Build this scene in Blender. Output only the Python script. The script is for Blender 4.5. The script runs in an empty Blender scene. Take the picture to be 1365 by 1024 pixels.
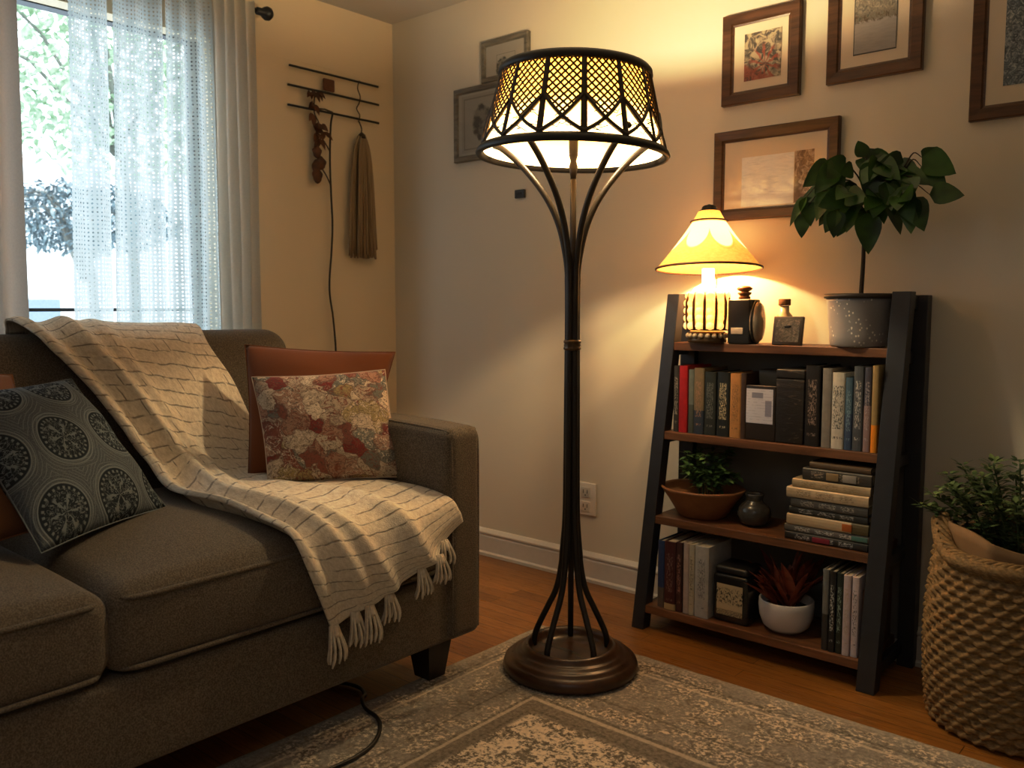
import bpy, bmesh, math, random
from mathutils import Vector, Matrix, noise as mnoise
random.seed(7)
PI = math.pi
SC = bpy.context.scene
COL = SC.collection
W = 0.03          # plane of the picture wall
XL = -0.035       # plane of the window wall
ZC = 2.31         # ceiling

# ------------------------------------------------------------------ node helper
class NT:
    def __init__(s, name, rough=.6, color=(.5, .5, .5), metal=0., spec=None):
        s.mat = bpy.data.materials.new(name); s.mat.use_nodes = True
        s.t = s.mat.node_tree; s.N = s.t.nodes; s.L = s.t.links
        s.b = s.N['Principled BSDF']; s.out = s.N['Material Output']
        s.b.inputs['Roughness'].default_value = rough
        s.b.inputs['Metallic'].default_value = metal
        s.b.inputs['Base Color'].default_value = (*color, 1)
        if spec is not None: s.b.inputs['Specular IOR Level'].default_value = spec
    def n(s, t, **k):
        nd = s.N.new(t)
        for a, v in k.items(): setattr(nd, a, v)
        return nd
    def put(s, sock, v):
        if v is None: return
        if isinstance(v, bpy.types.NodeSocket): s.L.new(v, sock)
        elif isinstance(v, (tuple, list)) and len(v) == 3 and sock.type == 'RGBA': sock.default_value = (*v, 1)
        else: sock.default_value = v
    def m(s, op, a, b=None, c=None, clamp=False):
        nd = s.n('ShaderNodeMath', operation=op); nd.use_clamp = clamp
        s.put(nd.inputs[0], a); s.put(nd.inputs[1], b); s.put(nd.inputs[2], c)
        return nd.outputs[0]
    def obj(s): return s.n('ShaderNodeTexCoord').outputs['Object']
    def gen(s): return s.n('ShaderNodeTexCoord').outputs['Generated']
    def uv(s): return s.n('ShaderNodeTexCoord').outputs['UV']
    def sep(s, v):
        nd = s.n('ShaderNodeSeparateXYZ'); s.put(nd.inputs[0], v); return nd.outputs
    def comb(s, x, y, z=0.):
        nd = s.n('ShaderNodeCombineXYZ'); s.put(nd.inputs[0], x); s.put(nd.inputs[1], y); s.put(nd.inputs[2], z); return nd.outputs[0]
    def map(s, v, scale=(1, 1, 1), loc=(0, 0, 0), rot=(0, 0, 0)):
        nd = s.n('ShaderNodeMapping'); s.put(nd.inputs[0], v)
        nd.inputs['Scale'].default_value = scale; nd.inputs['Location'].default_value = loc; nd.inputs['Rotation'].default_value = rot
        return nd.outputs[0]
    def noise(s, v, scale=5., detail=3., rough=.5, dist=0., out=0):
        nd = s.n('ShaderNodeTexNoise'); s.put(nd.inputs['Vector'], v)
        nd.inputs['Scale'].default_value = scale; nd.inputs['Detail'].default_value = detail
        nd.inputs['Roughness'].default_value = rough; nd.inputs['Distortion'].default_value = dist
        return nd.outputs[out]
    def voro(s, v, scale=5., feature='F1', out='Distance', rnd=1.):
        nd = s.n('ShaderNodeTexVoronoi', feature=feature); s.put(nd.inputs['Vector'], v)
        nd.inputs['Scale'].default_value = scale; nd.inputs['Randomness'].default_value = rnd
        return nd.outputs[out]
    def ramp(s, f, stops, interp='LINEAR'):
        nd = s.n('ShaderNodeValToRGB'); cr = nd.color_ramp; cr.interpolation = interp
        while len(cr.elements) < len(stops): cr.elements.new(.5)
        for e, (p, c) in zip(cr.elements, stops):
            e.position = p; e.color = (*c, 1) if len(c) == 3 else c
        s.put(nd.inputs[0], f); return nd.outputs[0]
    def mix(s, f, a, b, mode='MIX'):
        nd = s.n('ShaderNodeMix', data_type='RGBA', blend_type=mode)
        s.put(nd.inputs[0], f); s.put(nd.inputs[6], a); s.put(nd.inputs[7], b); return nd.outputs[2]
    def step(s, v, a, b):   # smooth 0..1 between a and b
        nd = s.n('ShaderNodeMapRange', interpolation_type='SMOOTHSTEP')
        s.put(nd.inputs[0], v); nd.inputs[1].default_value = a; nd.inputs[2].default_value = b; return nd.outputs[0]
    def bump(s, h, strength=.3, dist=.01):
        nd = s.n('ShaderNodeBump'); s.put(nd.inputs['Height'], h)
        nd.inputs['Strength'].default_value = strength; nd.inputs['Distance'].default_value = dist
        s.L.new(nd.outputs[0], s.b.inputs['Normal'])
    def base(s, c): s.put(s.b.inputs['Base Color'], c)
    def emit(s, c, st):
        s.put(s.b.inputs['Emission Color'], c); s.put(s.b.inputs['Emission Strength'], st)

MC = {}
def plain(name, color, rough=.5, metal=0., var=.12, scale=40., bump=0.):
    if name in MC: return MC[name]
    n = NT(name, rough, color, metal)
    f = n.noise(n.obj(), scale, 4)
    n.base(n.mix(f, tuple(c * (1 - var * 2) for c in color), tuple(min(1, c * (1 + var * 1.5)) for c in color)))
    if bump: n.bump(n.noise(n.obj(), scale * 3, 3), bump, .004)
    MC[name] = n.mat
    return n.mat

def m_wall(name, c):
    n = NT(name, .82, c, spec=.25)
    f = n.noise(n.obj(), 1.3, 3)
    n.base(n.mix(f, tuple(x * .95 for x in c), tuple(min(1, x * 1.03) for x in c)))
    n.bump(n.noise(n.obj(), 160, 2), .08, .003)
    return n.mat
def m_floor():
    n = NT('oak_strip_floor', .28, (.4, .2, .07))
    o = n.obj(); x, y, z = n.sep(o)
    br = n.n('ShaderNodeTexBrick'); n.L.new(o, br.inputs['Vector'])
    br.inputs['Scale'].default_value = 1.; br.inputs['Brick Width'].default_value = .95; br.inputs['Row Height'].default_value = .058
    br.inputs['Mortar Size'].default_value = .0011; br.inputs['Mortar Smooth'].default_value = .2; br.offset = .37
    br.inputs['Color1'].default_value = (.29, .115, .022, 1); br.inputs['Color2'].default_value = (.46, .205, .048, 1); br.inputs['Mortar'].default_value = (.07, .025, .01, 1)
    g = n.noise(n.map(o, (3, 45, 1)), 3., 6, .6, .6)
    c = n.mix(n.step(g, .3, .75), br.outputs[0], n.mix(1., br.outputs[0], (.55, .45, .38), 'MULTIPLY'))
    big = n.noise(n.map(o, (1.2, 9, 1)), 1.5, 2)
    c = n.mix(n.m('MULTIPLY', n.step(big, .45, .7), .35), c, (.22, .085, .018))
    n.base(c)
    n.put(n.b.inputs['Roughness'], n.m('ADD', n.m('MULTIPLY', g, .2), .2))
    n.bump(n.m('ADD', n.m('MULTIPLY', br.outputs[1], -1.), n.m('MULTIPLY', g, .15)), .25, .003)
    return n.mat
def m_rug(x0, y1):
    n = NT('distressed_rug_pile', .95, (.5, .45, .38), spec=.1)
    o = n.obj(); x, y, z = n.sep(o)
    w = n.noise(o, 9, 2)
    dx = n.m('SUBTRACT', x, x0); dy = n.m('SUBTRACT', y1, y)
    d = n.m('MINIMUM', n.m('MULTIPLY', dx, 1.35), dy)            # distance in from the nearest edge
    fine = n.noise(o, 85, 3, .7); mid = n.noise(o, 26, 3, .6, .8); big = n.noise(o, 7, 3, .6, 1.2)
    cream = (.76, .67, .53); taupe = (.15, .118, .09); grey = (.30, .27, .235); dark = (.10, .08, .062)
    field = n.mix(n.step(n.m('ADD', n.m('MULTIPLY', fine, .55), n.m('MULTIPLY', mid, .5)), .46, .57), taupe, cream)
    border = n.mix(n.step(n.m('ADD', n.m('MULTIPLY', big, .7), n.m('MULTIPLY', fine, .4)), .52, .64), grey, n.mix(n.step(fine, .42, .6), taupe, cream))
    border = n.mix(n.m('MULTIPLY', n.step(mid, .52, .62), .6), border, taupe)
    c = n.mix(n.step(d, .43, .45), border, n.mix(.72, grey, taupe))
    c = n.mix(n.step(d, .51, .53), c, field)
    for a, wd, col in ((.435, .006, dark), (.45, .008, cream), (.50, .006, dark), (.10, .006, dark), (.13, .006, cream), (.34, .005, dark)):
        ln = n.m('SUBTRACT', 1., n.step(n.m('ABSOLUTE', n.m('SUBTRACT', d, a)), wd * .5, wd * 1.3))
        c = n.mix(n.m('MULTIPLY', ln, .65), c, col)
    c = n.mix(n.m('MULTIPLY', n.m('SUBTRACT', 1., n.step(d, .02, .08)), .7), c, (.47, .42, .35))
    c = n.mix(.22, c, n.mix(n.step(fine, .35, .65), (.16, .13, .105), (.72, .63, .5)), 'MIX')
    n.base(c)
    n.bump(n.m('ADD', n.noise(o, 260, 2), fine), .5, .006)
    return n.mat
def m_sofa():
    n = NT('taupe_woven_upholstery', .9, (.16, .125, .09), spec=.2)
    o = n.obj()
    f = n.noise(o, 330, 2, .7); g = n.noise(o, 60, 3)
    c = n.mix(n.step(f, .35, .68), (.078, .059, .042), (.215, .168, .122))
    c = n.mix(n.m('MULTIPLY', g, .35), c, (.135, .11, .083))
    n.base(c)
    n.b.inputs['Sheen Weight'].default_value = .12; n.b.inputs['Sheen Roughness'].default_value = .4
    n.bump(f, .45, .003)
    return n.mat
def m_blanket():
    n = NT('cream_woven_throw', .95, (.7, .6, .45), spec=.1)
    uv = n.uv(); u, v, _ = n.sep(uv)
    fine = n.noise(n.map(uv, (230, 300, 1)), 1., 2, .7)
    wob = n.noise(n.map(uv, (9, 12, 1)), 1., 3)
    lum = n.step(n.noise(n.map(uv, (60, 90, 1)), 1., 3, .7), .3, .7)
    c = n.mix(lum, (.66, .57, .44), (.84, .76, .63))
    vv = n.m('ADD', n.m('MULTIPLY', v, 34.), n.m('MULTIPLY', wob, .6))
    row = n.m('ABSOLUTE', n.m('SUBTRACT', n.m('FRACT', vv), .5))
    line = n.m('SUBTRACT', 1., n.step(row, .03, .075))
    br = n.step(n.noise(n.map(uv, (22, 60, 1)), 1., 2), .36, .52)
    c = n.mix(n.m('MULTIPLY', n.m('MULTIPLY', line, br), .66), c, (.13, .09, .06))
    uu = n.m('ADD', n.m('ADD', n.m('MULTIPLY', u, 13.), n.m('MULTIPLY', n.m('FLOOR', n.m('ADD', vv, .5)), .37)), n.m('MULTIPLY', wob, .5))
    col = n.m('ABSOLUTE', n.m('SUBTRACT', n.m('FRACT', uu), .5))
    tick = n.m('MULTIPLY', n.m('SUBTRACT', 1., n.step(col, .02, .05)), n.step(n.noise(n.map(uv, (40, 26, 1), (3, 1, 0)), 1., 2), .50, .62))
    tick = n.m('MULTIPLY', tick, n.m('SUBTRACT', 1., n.step(v, .5, .62)))
    c = n.mix(n.m('MULTIPLY', tick, .75), c, (.16, .11, .07))
    n.base(c)
    n.b.inputs['Sheen Weight'].default_value = .15
    n.bump(n.m('ADD', n.m('MULTIPLY', fine, .8), n.m('MULTIPLY', line, -.5)), .6, .005)
    return n.mat
def m_medallion():
    n = NT('blue_grey_medallion_weave', .92, (.1, .12, .14), spec=.15)
    uv = n.uv(); u, v, _ = n.sep(uv)
    w = n.noise(n.map(uv, (5, 5, 1)), 1., 2)
    U = n.m('MULTIPLY', u, 2.45); V = n.m('ADD', n.m('MULTIPLY', v, 2.5), .2)
    row = n.m('FLOOR', V)
    U = n.m('ADD', U, n.m('MULTIPLY', row, .45))
    px = n.m('SUBTRACT', n.m('FRACT', U), .5); py = n.m('SUBTRACT', n.m('FRACT', V), .5)
    r = n.m('SQRT', n.m('ADD', n.m('MULTIPLY', px, px), n.m('MULTIPLY', py, py)))
    th = n.m('ARCTAN2', py, px)
    fil = n.noise(n.map(uv, (24, 24, 1)), 1., 2, .5, 1.8)
    def ring(rad, wd): return n.m('SUBTRACT', 1., n.step(n.m('ABSOLUTE', n.m('SUBTRACT', r, rad)), wd * .6, wd * 1.5))
    grey = n.mix(n.step(n.noise(n.map(uv, (160, 160, 1)), 1., 2), .3, .7), (.065, .074, .083), (.125, .138, .148))
    c = n.mix(n.m('MULTIPLY', n.step(n.m('ABSOLUTE', n.m('SINE', n.m('ADD', n.m('MULTIPLY', r, 60.), n.m('MULTIPLY', w, 9.)))), .9, 1.), .35), grey, (.30, .32, .32))
    inside = n.m('SUBTRACT', 1., n.step(r, .37, .385))
    c = n.mix(inside, c, (.022, .027, .033))
    light = (.22, .245, .25)
    spoke = n.m('MULTIPLY', n.step(n.m('ABSOLUTE', n.m('COSINE', n.m('ADD', n.m('MULTIPLY', th, 3.), n.m('MULTIPLY', n.m('SUBTRACT', fil, .5), 2.2)))), .90, .97), n.m('SUBTRACT', 1., n.step(r, .22, .27)))
    vein = n.m('SUBTRACT', 1., n.step(n.m('ABSOLUTE', n.m('SUBTRACT', fil, .5)), .012, .035))
    vein = n.m('MULTIPLY', n.m('MULTIPLY', vein, inside), n.m('SUBTRACT', 1., n.step(r, .29, .33)))
    dash = n.m('MULTIPLY', ring(.325, .018), n.step(n.m('SINE', n.m('MULTIPLY', th, 26.)), -.1, .5))
    k = n.m('MAXIMUM', n.m('MAXIMUM', spoke, vein), n.m('MAXIMUM', dash, n.m('MAXIMUM', ring(.39, .01), ring(.44, .007))))
    c = n.mix(n.m('MULTIPLY', k, .8), c, light)
    n.base(c); n.bump(n.m('ADD', n.noise(n.map(uv, (260, 260, 1)), 1., 2), k), .4, .003)
    return n.mat
def m_floral():
    n = NT('floral_tapestry', .92, (.5, .3, .2), spec=.15)
    uv = n.uv()
    ds = n.n('ShaderNodeTexNoise'); n.L.new(uv, ds.inputs['Vector']); ds.inputs['Scale'].default_value = 7; ds.inputs['Detail'].default_value = 3
    d = n.n('ShaderNodeVectorMath', operation='MULTIPLY_ADD'); n.L.new(ds.outputs['Color'], d.inputs[0]); d.inputs[1].default_value = (.22, .22, 0); n.L.new(uv, d.inputs[2])
    vc = n.voro(d.outputs[0], 7.5, 'F1', 'Color'); r, g, b = n.sep(vc)
    c = n.ramp(r, [(0, (.46, .36, .26)), (.2, (.26, .09, .065)), (.32, (.55, .45, .33)), (.5, (.19, .18, .15)), (.64, (.40, .23, .16)), (.78, (.36, .27, .13)), (.92, (.22, .04, .035))], 'CONSTANT')
    f = n.noise(n.map(d.outputs[0], (34, 34, 1)), 1., 4, .7, 1.)
    c = n.mix(n.step(f, .5, .6), c, n.mix(n.step(g, .4, .5), (.66, .55, .42), (.25, .09, .06)))
    vein = n.m('SUBTRACT', 1., n.step(n.m('ABSOLUTE', n.m('SUBTRACT', n.noise(n.map(uv, (17, 17, 1)), 1., 3, .6, 1.4), .5)), .01, .03))
    c = n.mix(n.m('MULTIPLY', vein, .75), c, (.10, .06, .05))
    e = n.voro(d.outputs[0], 7.5, 'DISTANCE_TO_EDGE')
    c = n.mix(n.m('MULTIPLY', n.m('SUBTRACT', 1., n.step(e, .012, .04)), .6), c, (.16, .09, .07))
    n.base(c); n.bump(n.m('ADD', n.noise(n.map(uv, (240, 240, 1)), 1., 2), f), .4, .004)
    return n.mat
def m_cloth(name, c, var=.25):
    n = NT(name, .92, c, spec=.15)
    uv = n.uv(); f = n.noise(n.map(uv, (200, 200, 1)), 1., 2); g = n.noise(n.map(uv, (3, 3, 1)), 1., 2)
    n.base(n.mix(n.m('ADD', n.m('MULTIPLY', f, .5), n.m('MULTIPLY', g, .5)), tuple(x * (1 - var) for x in c), tuple(min(1, x * (1 + var)) for x in c)))
    n.bump(f, .3, .003); n.b.inputs['Sheen Weight'].default_value = .1
    return n.mat
def m_wood(name, c, rough=.4, axis=0, s=1.):
    n = NT(name, rough, c)
    sc = [30, 30, 30]; sc[axis] = 2.5
    g = n.noise(n.map(n.obj(), tuple(x * s for x in sc)), 1.6, 5, .6, .7)
    n.base(n.mix(n.step(g, .25, .75), tuple(x * .5 for x in c), tuple(min(1, x * 1.35) for x in c)))
    n.put(n.b.inputs['Roughness'], n.m('ADD', n.m('MULTIPLY', g, .2), rough - .1))
    n.bump(g, .12, .002)
    return n.mat
def m_sheer():
    n = NT('open_knit_sheer', .9, (.8, .8, .76))
    uv = n.uv(); u, v, _ = n.sep(uv)
    k = 2 * PI / .0135
    rw = n.m('FLOOR', n.m('DIVIDE', v, .0135))
    h = n.m('MULTIPLY', n.m('ADD', .5, n.m('MULTIPLY', n.m('COSINE', n.m('MULTIPLY', u, k)), .5)), n.m('ADD', .5, n.m('MULTIPLY', n.m('COSINE', n.m('MULTIPLY', v, k)), .5)))
    jit = n.noise(n.map(uv, (60, 60, 1)), 1., 2)
    hole = n.m('MULTIPLY', n.step(h, .45, .72), n.step(jit, .33, .5))
    hole = n.m('ADD', n.m('MULTIPLY', hole, .66), .06)
    dif = n.n('ShaderNodeBsdfDiffuse'); dif.inputs[0].default_value = (.66, .67, .63, 1)
    tl = n.n('ShaderNodeBsdfTranslucent'); tl.inputs[0].default_value = (.46, .52, .53, 1)
    tr = n.n('ShaderNodeBsdfTransparent')
    a = n.n('ShaderNodeMixShader'); a.inputs[0].default_value = .55; n.L.new(dif.outputs[0], a.inputs[1]); n.L.new(tl.outputs[0], a.inputs[2])
    b = n.n('ShaderNodeMixShader'); n.L.new(hole, b.inputs[0]); n.L.new(a.outputs[0], b.inputs[1]); n.L.new(tr.outputs[0], b.inputs[2])
    n.L.new(b.outputs[0], n.out.inputs[0]); n.N.remove(n.b)
    return n.mat
def m_curtain(name, c, tr=.25):
    n = NT(name, .9, c)
    uv = n.uv()
    f = n.noise(n.map(uv, (300, 120, 1)), 1., 2)
    col = n.mix(f, tuple(x * .85 for x in c), c)
    dif = n.n('ShaderNodeBsdfDiffuse'); n.L.new(col, dif.inputs[0])
    tl = n.n('ShaderNodeBsdfTranslucent'); n.L.new(col, tl.inputs[0])
    a = n.n('ShaderNodeMixShader'); a.inputs[0].default_value = tr; n.L.new(dif.outputs[0], a.inputs[1]); n.L.new(tl.outputs[0], a.inputs[2])
    n.L.new(a.outputs[0], n.out.inputs[0]); n.N.remove(n.b)
    return n.mat
def m_glow(name, c, ec, es, trans=.5):
    """lit lamp fabric: passes light on and glows"""
    n = NT(name, .8, c)
    dif = n.n('ShaderNodeBsdfDiffuse'); n.put(dif.inputs[0], c)
    tl = n.n('ShaderNodeBsdfTranslucent'); n.put(tl.inputs[0], c)
    em = n.n('ShaderNodeEmission'); n.put(em.inputs[0], ec); n.put(em.inputs[1], es)
    a = n.n('ShaderNodeMixShader'); a.inputs[0].default_value = trans; n.L.new(dif.outputs[0], a.inputs[1]); n.L.new(tl.outputs[0], a.inputs[2])
    b = n.n('ShaderNodeAddShader'); n.L.new(a.outputs[0], b.inputs[0]); n.L.new(em.outputs[0], b.inputs[1])
    n.L.new(b.outputs[0], n.out.inputs[0]); n.N.remove(n.b)
    return n
def m_leaf(name, c1, c2, rough=.4):
    n = NT(name, rough, c1)
    f = n.noise(n.obj(), 22, 2)
    n.base(n.mix(n.step(f, .35, .65), c1, c2))
    return n.mat

# ------------------------------------------------------------------ mesh helper
class MB:
    def __init__(s): s.v = []; s.f = []; s.uv = []; s.hasuv = False
    def add(s, vs, fs, uvs=None):
        o = len(s.v); s.v += [Vector(p) for p in vs]; s.f += [tuple(i + o for i in f) for f in fs]
        if uvs: s.hasuv = True; s.uv += list(uvs)
        else: s.uv += [(0., 0.)] * len(vs)
        return s
    def build(s, name, mat, parent=None, smooth=True, loc=None, sharp=None):
        me = bpy.data.meshes.new(name)
        if parent is not None: org = Vector(parent['_org'])
        elif loc is not None: org = Vector(loc)
        else:
            zs = min(p.z for p in s.v); org = Vector((sum(p.x for p in s.v) / len(s.v), sum(p.y for p in s.v) / len(s.v), zs))
        me.from_pydata([p - org for p in s.v], [], s.f); me.update()
        if s.hasuv:
            l = me.uv_layers.new(name='UVMap')
            for lp in me.loops: l.data[lp.index].uv = s.uv[lp.vertex_index]
        bm = bmesh.new(); bm.from_mesh(me); bmesh.ops.recalc_face_normals(bm, faces=bm.faces); bm.to_mesh(me); bm.free()
        if smooth: me.polygons.foreach_set('use_smooth', [True] * len(me.polygons))
        if sharp: me.set_sharp_from_angle(angle=math.radians(sharp))
        me.materials.append(mat)
        o = bpy.data.objects.new(name, me); COL.objects.link(o)
        if parent is not None: o.parent = parent
        else: o.location = org
        o['_org'] = tuple(org)
        return o
    # shapes
    def grid(s, fn, nu, nv, uvfn=None, closeu=False):
        vs = []; uvs = []
        for j in range(nv + 1):
            for i in range(nu + (0 if closeu else 1)):
                u, v = i / nu, j / nv
                vs.append(fn(u, v)); uvs.append(uvfn(u, v) if uvfn else (u, v))
        w = nu if closeu else nu + 1; fs = []
        for j in range(nv):
            for i in range(nu):
                a = j * w + i; b = j * w + (i + 1) % w
                fs.append((a, b, b + w, a + w))
        return s.add(vs, fs, uvs)
    def tube(s, pts, r, n=8, cap=True, closed=False):
        pts = [Vector(p) for p in pts]; N = len(pts)
        rr = r if isinstance(r, (list, tuple)) else [r] * N
        up = Vector((0, 0, 1)); vs = []; prev = None
        for i, p in enumerate(pts):
            if closed: t = pts[(i + 1) % N] - pts[i - 1]
            else: t = pts[min(i + 1, N - 1)] - pts[max(i - 1, 0)]
            t = t.normalized() if t.length > 1e-9 else up
            if prev is None:
                a = t.cross(up)
                if a.length < .05: a = t.cross(Vector((1, 0, 0)))
                a.normalize()
            else:
                a = prev - t * prev.dot(t)
                a = a.normalized() if a.length > 1e-6 else t.orthogonal().normalized()
            prev = a; b = t.cross(a)
            for k in range(n):
                q = 2 * PI * k / n
                vs.append(p + (a * math.cos(q) + b * math.sin(q)) * rr[i])
        fs = []
        for i in range(N if closed else N - 1):
            for k in range(n):
                j = (i + 1) % N
                fs.append((i * n + k, i * n + (k + 1) % n, j * n + (k + 1) % n, j * n + k))
        if cap and not closed: fs += [tuple(range(n - 1, -1, -1)), tuple((N - 1) * n + k for k in range(n))]
        return s.add(vs, fs)
    def lathe(s, prof, c, n=32, cap=True):
        vs = []; c = Vector(c); uvs = []
        for j, (r, z) in enumerate(prof):
            for k in range(n):
                q = 2 * PI * k / n
                vs.append(c + Vector((r * math.cos(q), r * math.sin(q), z))); uvs.append((k / n, j / max(1, len(prof) - 1)))
        fs = []
        for i in range(len(prof) - 1):
            for k in range(n):
                fs.append((i * n + k, i * n + (k + 1) % n, (i + 1) * n + (k + 1) % n, (i + 1) * n + k))
        if cap: fs += [tuple(range(n - 1, -1, -1)), tuple((len(prof) - 1) * n + k for k in range(n))]
        return s.add(vs, fs, uvs)
    def ring(s, c, R, r, n=48, m=8, flat=1., tilt=None):
        pts = [Vector((R * math.cos(2 * PI * k / n), R * math.sin(2 * PI * k / n), 0)) for k in range(n)]
        T = tilt or Matrix.Identity(3)
        return s.tube([Vector(c) + T @ p for p in pts], r, m, closed=True)
    def rbox(s, lo, hi, r=.004, seg=2, nf=1, fn=None, M=None):
        lo, hi = Vector(lo), Vector(hi); c = (lo + hi) / 2; h = (hi - lo) / 2
        r = min(r, min(h) * .98)
        def samples(hh):
            a = [-hh + r - r * math.tan(PI / 4 * (1 - k / seg)) for k in range(seg)]
            b = [-(hh - r) + 2 * (hh - r) * k / nf for k in range(nf + 1)]
            return a + b + [-x for x in reversed(a)]
        S = [samples(h[i]) for i in range(3)]; idx = {}; vs = []; fs = []
        def vert(p):
            key = tuple(round(x, 6) for x in p)
            if key in idx: return idx[key]
            q = Vector(p); inn = Vector([max(-(h[i] - r), min(h[i] - r, q[i])) for i in range(3)])
            d = q - inn
            if d.length > 1e-9: q = inn + d.normalized() * r
            q = q + c
            if fn: q = Vector(fn(q, c, h))
            if M: q = M @ q
            idx[key] = len(vs); vs.append(q); return idx[key]
        for ax in range(3):
            a, b = (ax + 1) % 3, (ax + 2) % 3
            for sg in (-1, 1):
                for i in range(len(S[a]) - 1):
                    for j in range(len(S[b]) - 1):
                        quad = []
                        for (ii, jj) in ((i, j), (i + 1, j), (i + 1, j + 1), (i, j + 1)):
                            p = [0, 0, 0]; p[ax] = sg * h[ax]; p[a] = S[a][ii]; p[b] = S[b][jj]; quad.append(vert(p))
                        if sg < 0: quad.reverse()
                        if len(set(quad)) == 4: fs.append(tuple(quad))
        return s.add(vs, fs)
    def sphere(s, c, r, n=10, m=6, sz=1.):
        prof = [(max(1e-4, r * math.sin(PI * k / m)), -r * sz * math.cos(PI * k / m)) for k in range(m + 1)]
        return s.lathe(prof, c, n, False)
    def hexa(s, b, t):   # 8 corner points: 4 bottom ccw, 4 top ccw
        return s.add(list(b) + list(t), [(3, 2, 1, 0), (4, 5, 6, 7), (0, 1, 5, 4), (1, 2, 6, 5), (2, 3, 7, 6), (3, 0, 4, 7)])
    def leaf(s, base, d, up, L, Wd, droop=.25, fold=.15, n=5, shape='oval'):
        base, d, up = Vector(base), Vector(d).normalized(), Vector(up)
        side = d.cross(up)
        side = side.normalized() if side.length > 1e-4 else d.orthogonal().normalized()
        up = side.cross(d).normalized(); vs = []; fs = []
        for i in range(n + 1):
            t = i / n
            if shape == 'heart': w = Wd * .5 * (math.sin(PI * min(1, t ** .62)) ** .8 if 0 < t < 1 else 0)
            elif shape == 'blade': w = Wd * .5 * (1 - t) ** .7 * (.7 + .9 * t) 
            else: w = Wd * .5 * math.sin(PI * t ** .85) if 0 < t < 1 else 0
            if i == 0 and shape != 'blade': w = Wd * .03
            p = base + d * (L * t) - Vector((0, 0, 1)) * (droop * L * t * t)
            vs += [p - side * w + up * (fold * w), p, p + side * w + up * (fold * w)]
        for i in range(n):
            a = i * 3
            fs += [(a, a + 1, a + 4, a + 3), (a + 1, a + 2, a + 5, a + 4)]
        return s.add(vs, fs)

def spline(P, t):
    n = len(P) - 1; x = min(max(t, 0), 1) * n; i = min(int(x), n - 1); f = x - i
    a = P[i - 1] if i > 0 else P[i] * 2 - P[i + 1]; b = P[i]; c = P[i + 1]; d = P[i + 2] if i + 2 <= n else P[n] * 2 - P[n - 1]
    return .5 * ((2 * b) + (c - a) * f + (2 * a - 5 * b + 4 * c - d) * f * f + (3 * b - a - 3 * c + d) * f ** 3)
def curve(P, n):
    P = [Vector(p) for p in P]; return [spline(P, k / n) for k in range(n + 1)]

def tag(o, label, cat, group=None, kind=None):
    o['label'] = label; o['category'] = cat
    if group: o['group'] = group
    if kind: o['kind'] = kind
    return o
def thing(name, loc, label, cat, group=None, kind=None):
    o = bpy.data.objects.new(name, None); COL.objects.link(o); o.location = loc; o['_org'] = tuple(loc)
    o.empty_display_size = .05
    return tag(o, label, cat, group, kind)
def struct(o): o['kind'] = 'structure'; return o

# ------------------------------------------------------------------ materials
PAINT_L = m_wall('cream_wall_paint', (.76, .66, .48))
PAINT_R = m_wall('warm_white_wall_paint', (.66, .605, .50))
CEIL = m_wall('ceiling_paint', (.54, .50, .45))
TRIMW = plain('white_trim_paint', (.66, .62, .57), .45, var=.04)
FLOOR = m_floor()
SOFA = m_sofa()
DARKLEG = m_wood('dark_stained_leg_wood', (.022, .013, .01), .4, 2)
BRONZE = NT('oil_rubbed_bronze', .38, (.035, .02, .013), .75)
BRONZE.base(BRONZE.mix(BRONZE.noise(BRONZE.obj(), 30, 4), (.02, .012, .009), (.075, .038, .02))); BRONZE = BRONZE.mat
BASEW = m_wood('turned_walnut_bronze', (.05, .022, .011), .3, 0, .5)
SHELFW = m_wood('walnut_shelf_wood', (.17, .07, .03), .42, 0)
FRAMEBLK = plain('charcoal_painted_wood', (.025, .026, .032), .42, var=.15, scale=25)
BACKSHEET = plain('dark_grey_back_sheet', (.15, .14, .125), .8, var=.1, scale=12)
BLACK = plain('black_plastic', (.012, .012, .013), .4)
BRASS = plain('aged_brass', (.35, .2, .07), .35, .8)
PAPER = plain('book_pages', (.55, .45, .31), .9, var=.15, scale=120)

# ------------------------------------------------------------------ the room
RX, RY = 4.6, -4.4      # far side of room, behind the camera
MB().add([(XL - .2, .2, 0), (RX, .2, 0), (RX, RY, 0), (XL - .2, RY, 0)], [(3, 2, 1, 0)]).build('floor', FLOOR, loc=(0, 0, 0), smooth=False)
bpy.data.objects['floor']['kind'] = 'structure'
c = MB(); c.rbox((XL - .2, RY - .1, ZC), (RX + .1, .2, ZC + .08), .001, 1); struct(c.build('ceiling', CEIL, smooth=False))
c = MB(); c.rbox((XL - .12, W, -.02), (RX + .1, W + .12, ZC), .001, 1); struct(c.build('wall_back', PAINT_R, smooth=False))
# window wall with the opening
WY0, WY1, WZ0, WZ1 = -2.75, -.865, .72, 2.045
c = MB()
ys = [RY, WY0, WY1, W]; zs = [-.02, WZ0, WZ1, ZC]
for i in range(3):
    for j in range(3):
        if i == 1 and j == 1: continue
        c.rbox((XL - .14, ys[i], zs[j]), (XL, ys[i + 1], zs[j + 1]), .0005, 1)
struct(c.build('wall_left', PAINT_L, smooth=False))
c = MB(); c.rbox((RX, RY, -.02), (RX + .1, W, ZC), .001, 1); struct(c.build('wall_right', PAINT_R, smooth=False))
c = MB(); c.rbox((XL - .1, RY - .1, -.02), (RX + .1, RY, ZC), .001, 1); struct(c.build('wall_front', PAINT_R, smooth=False))
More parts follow.
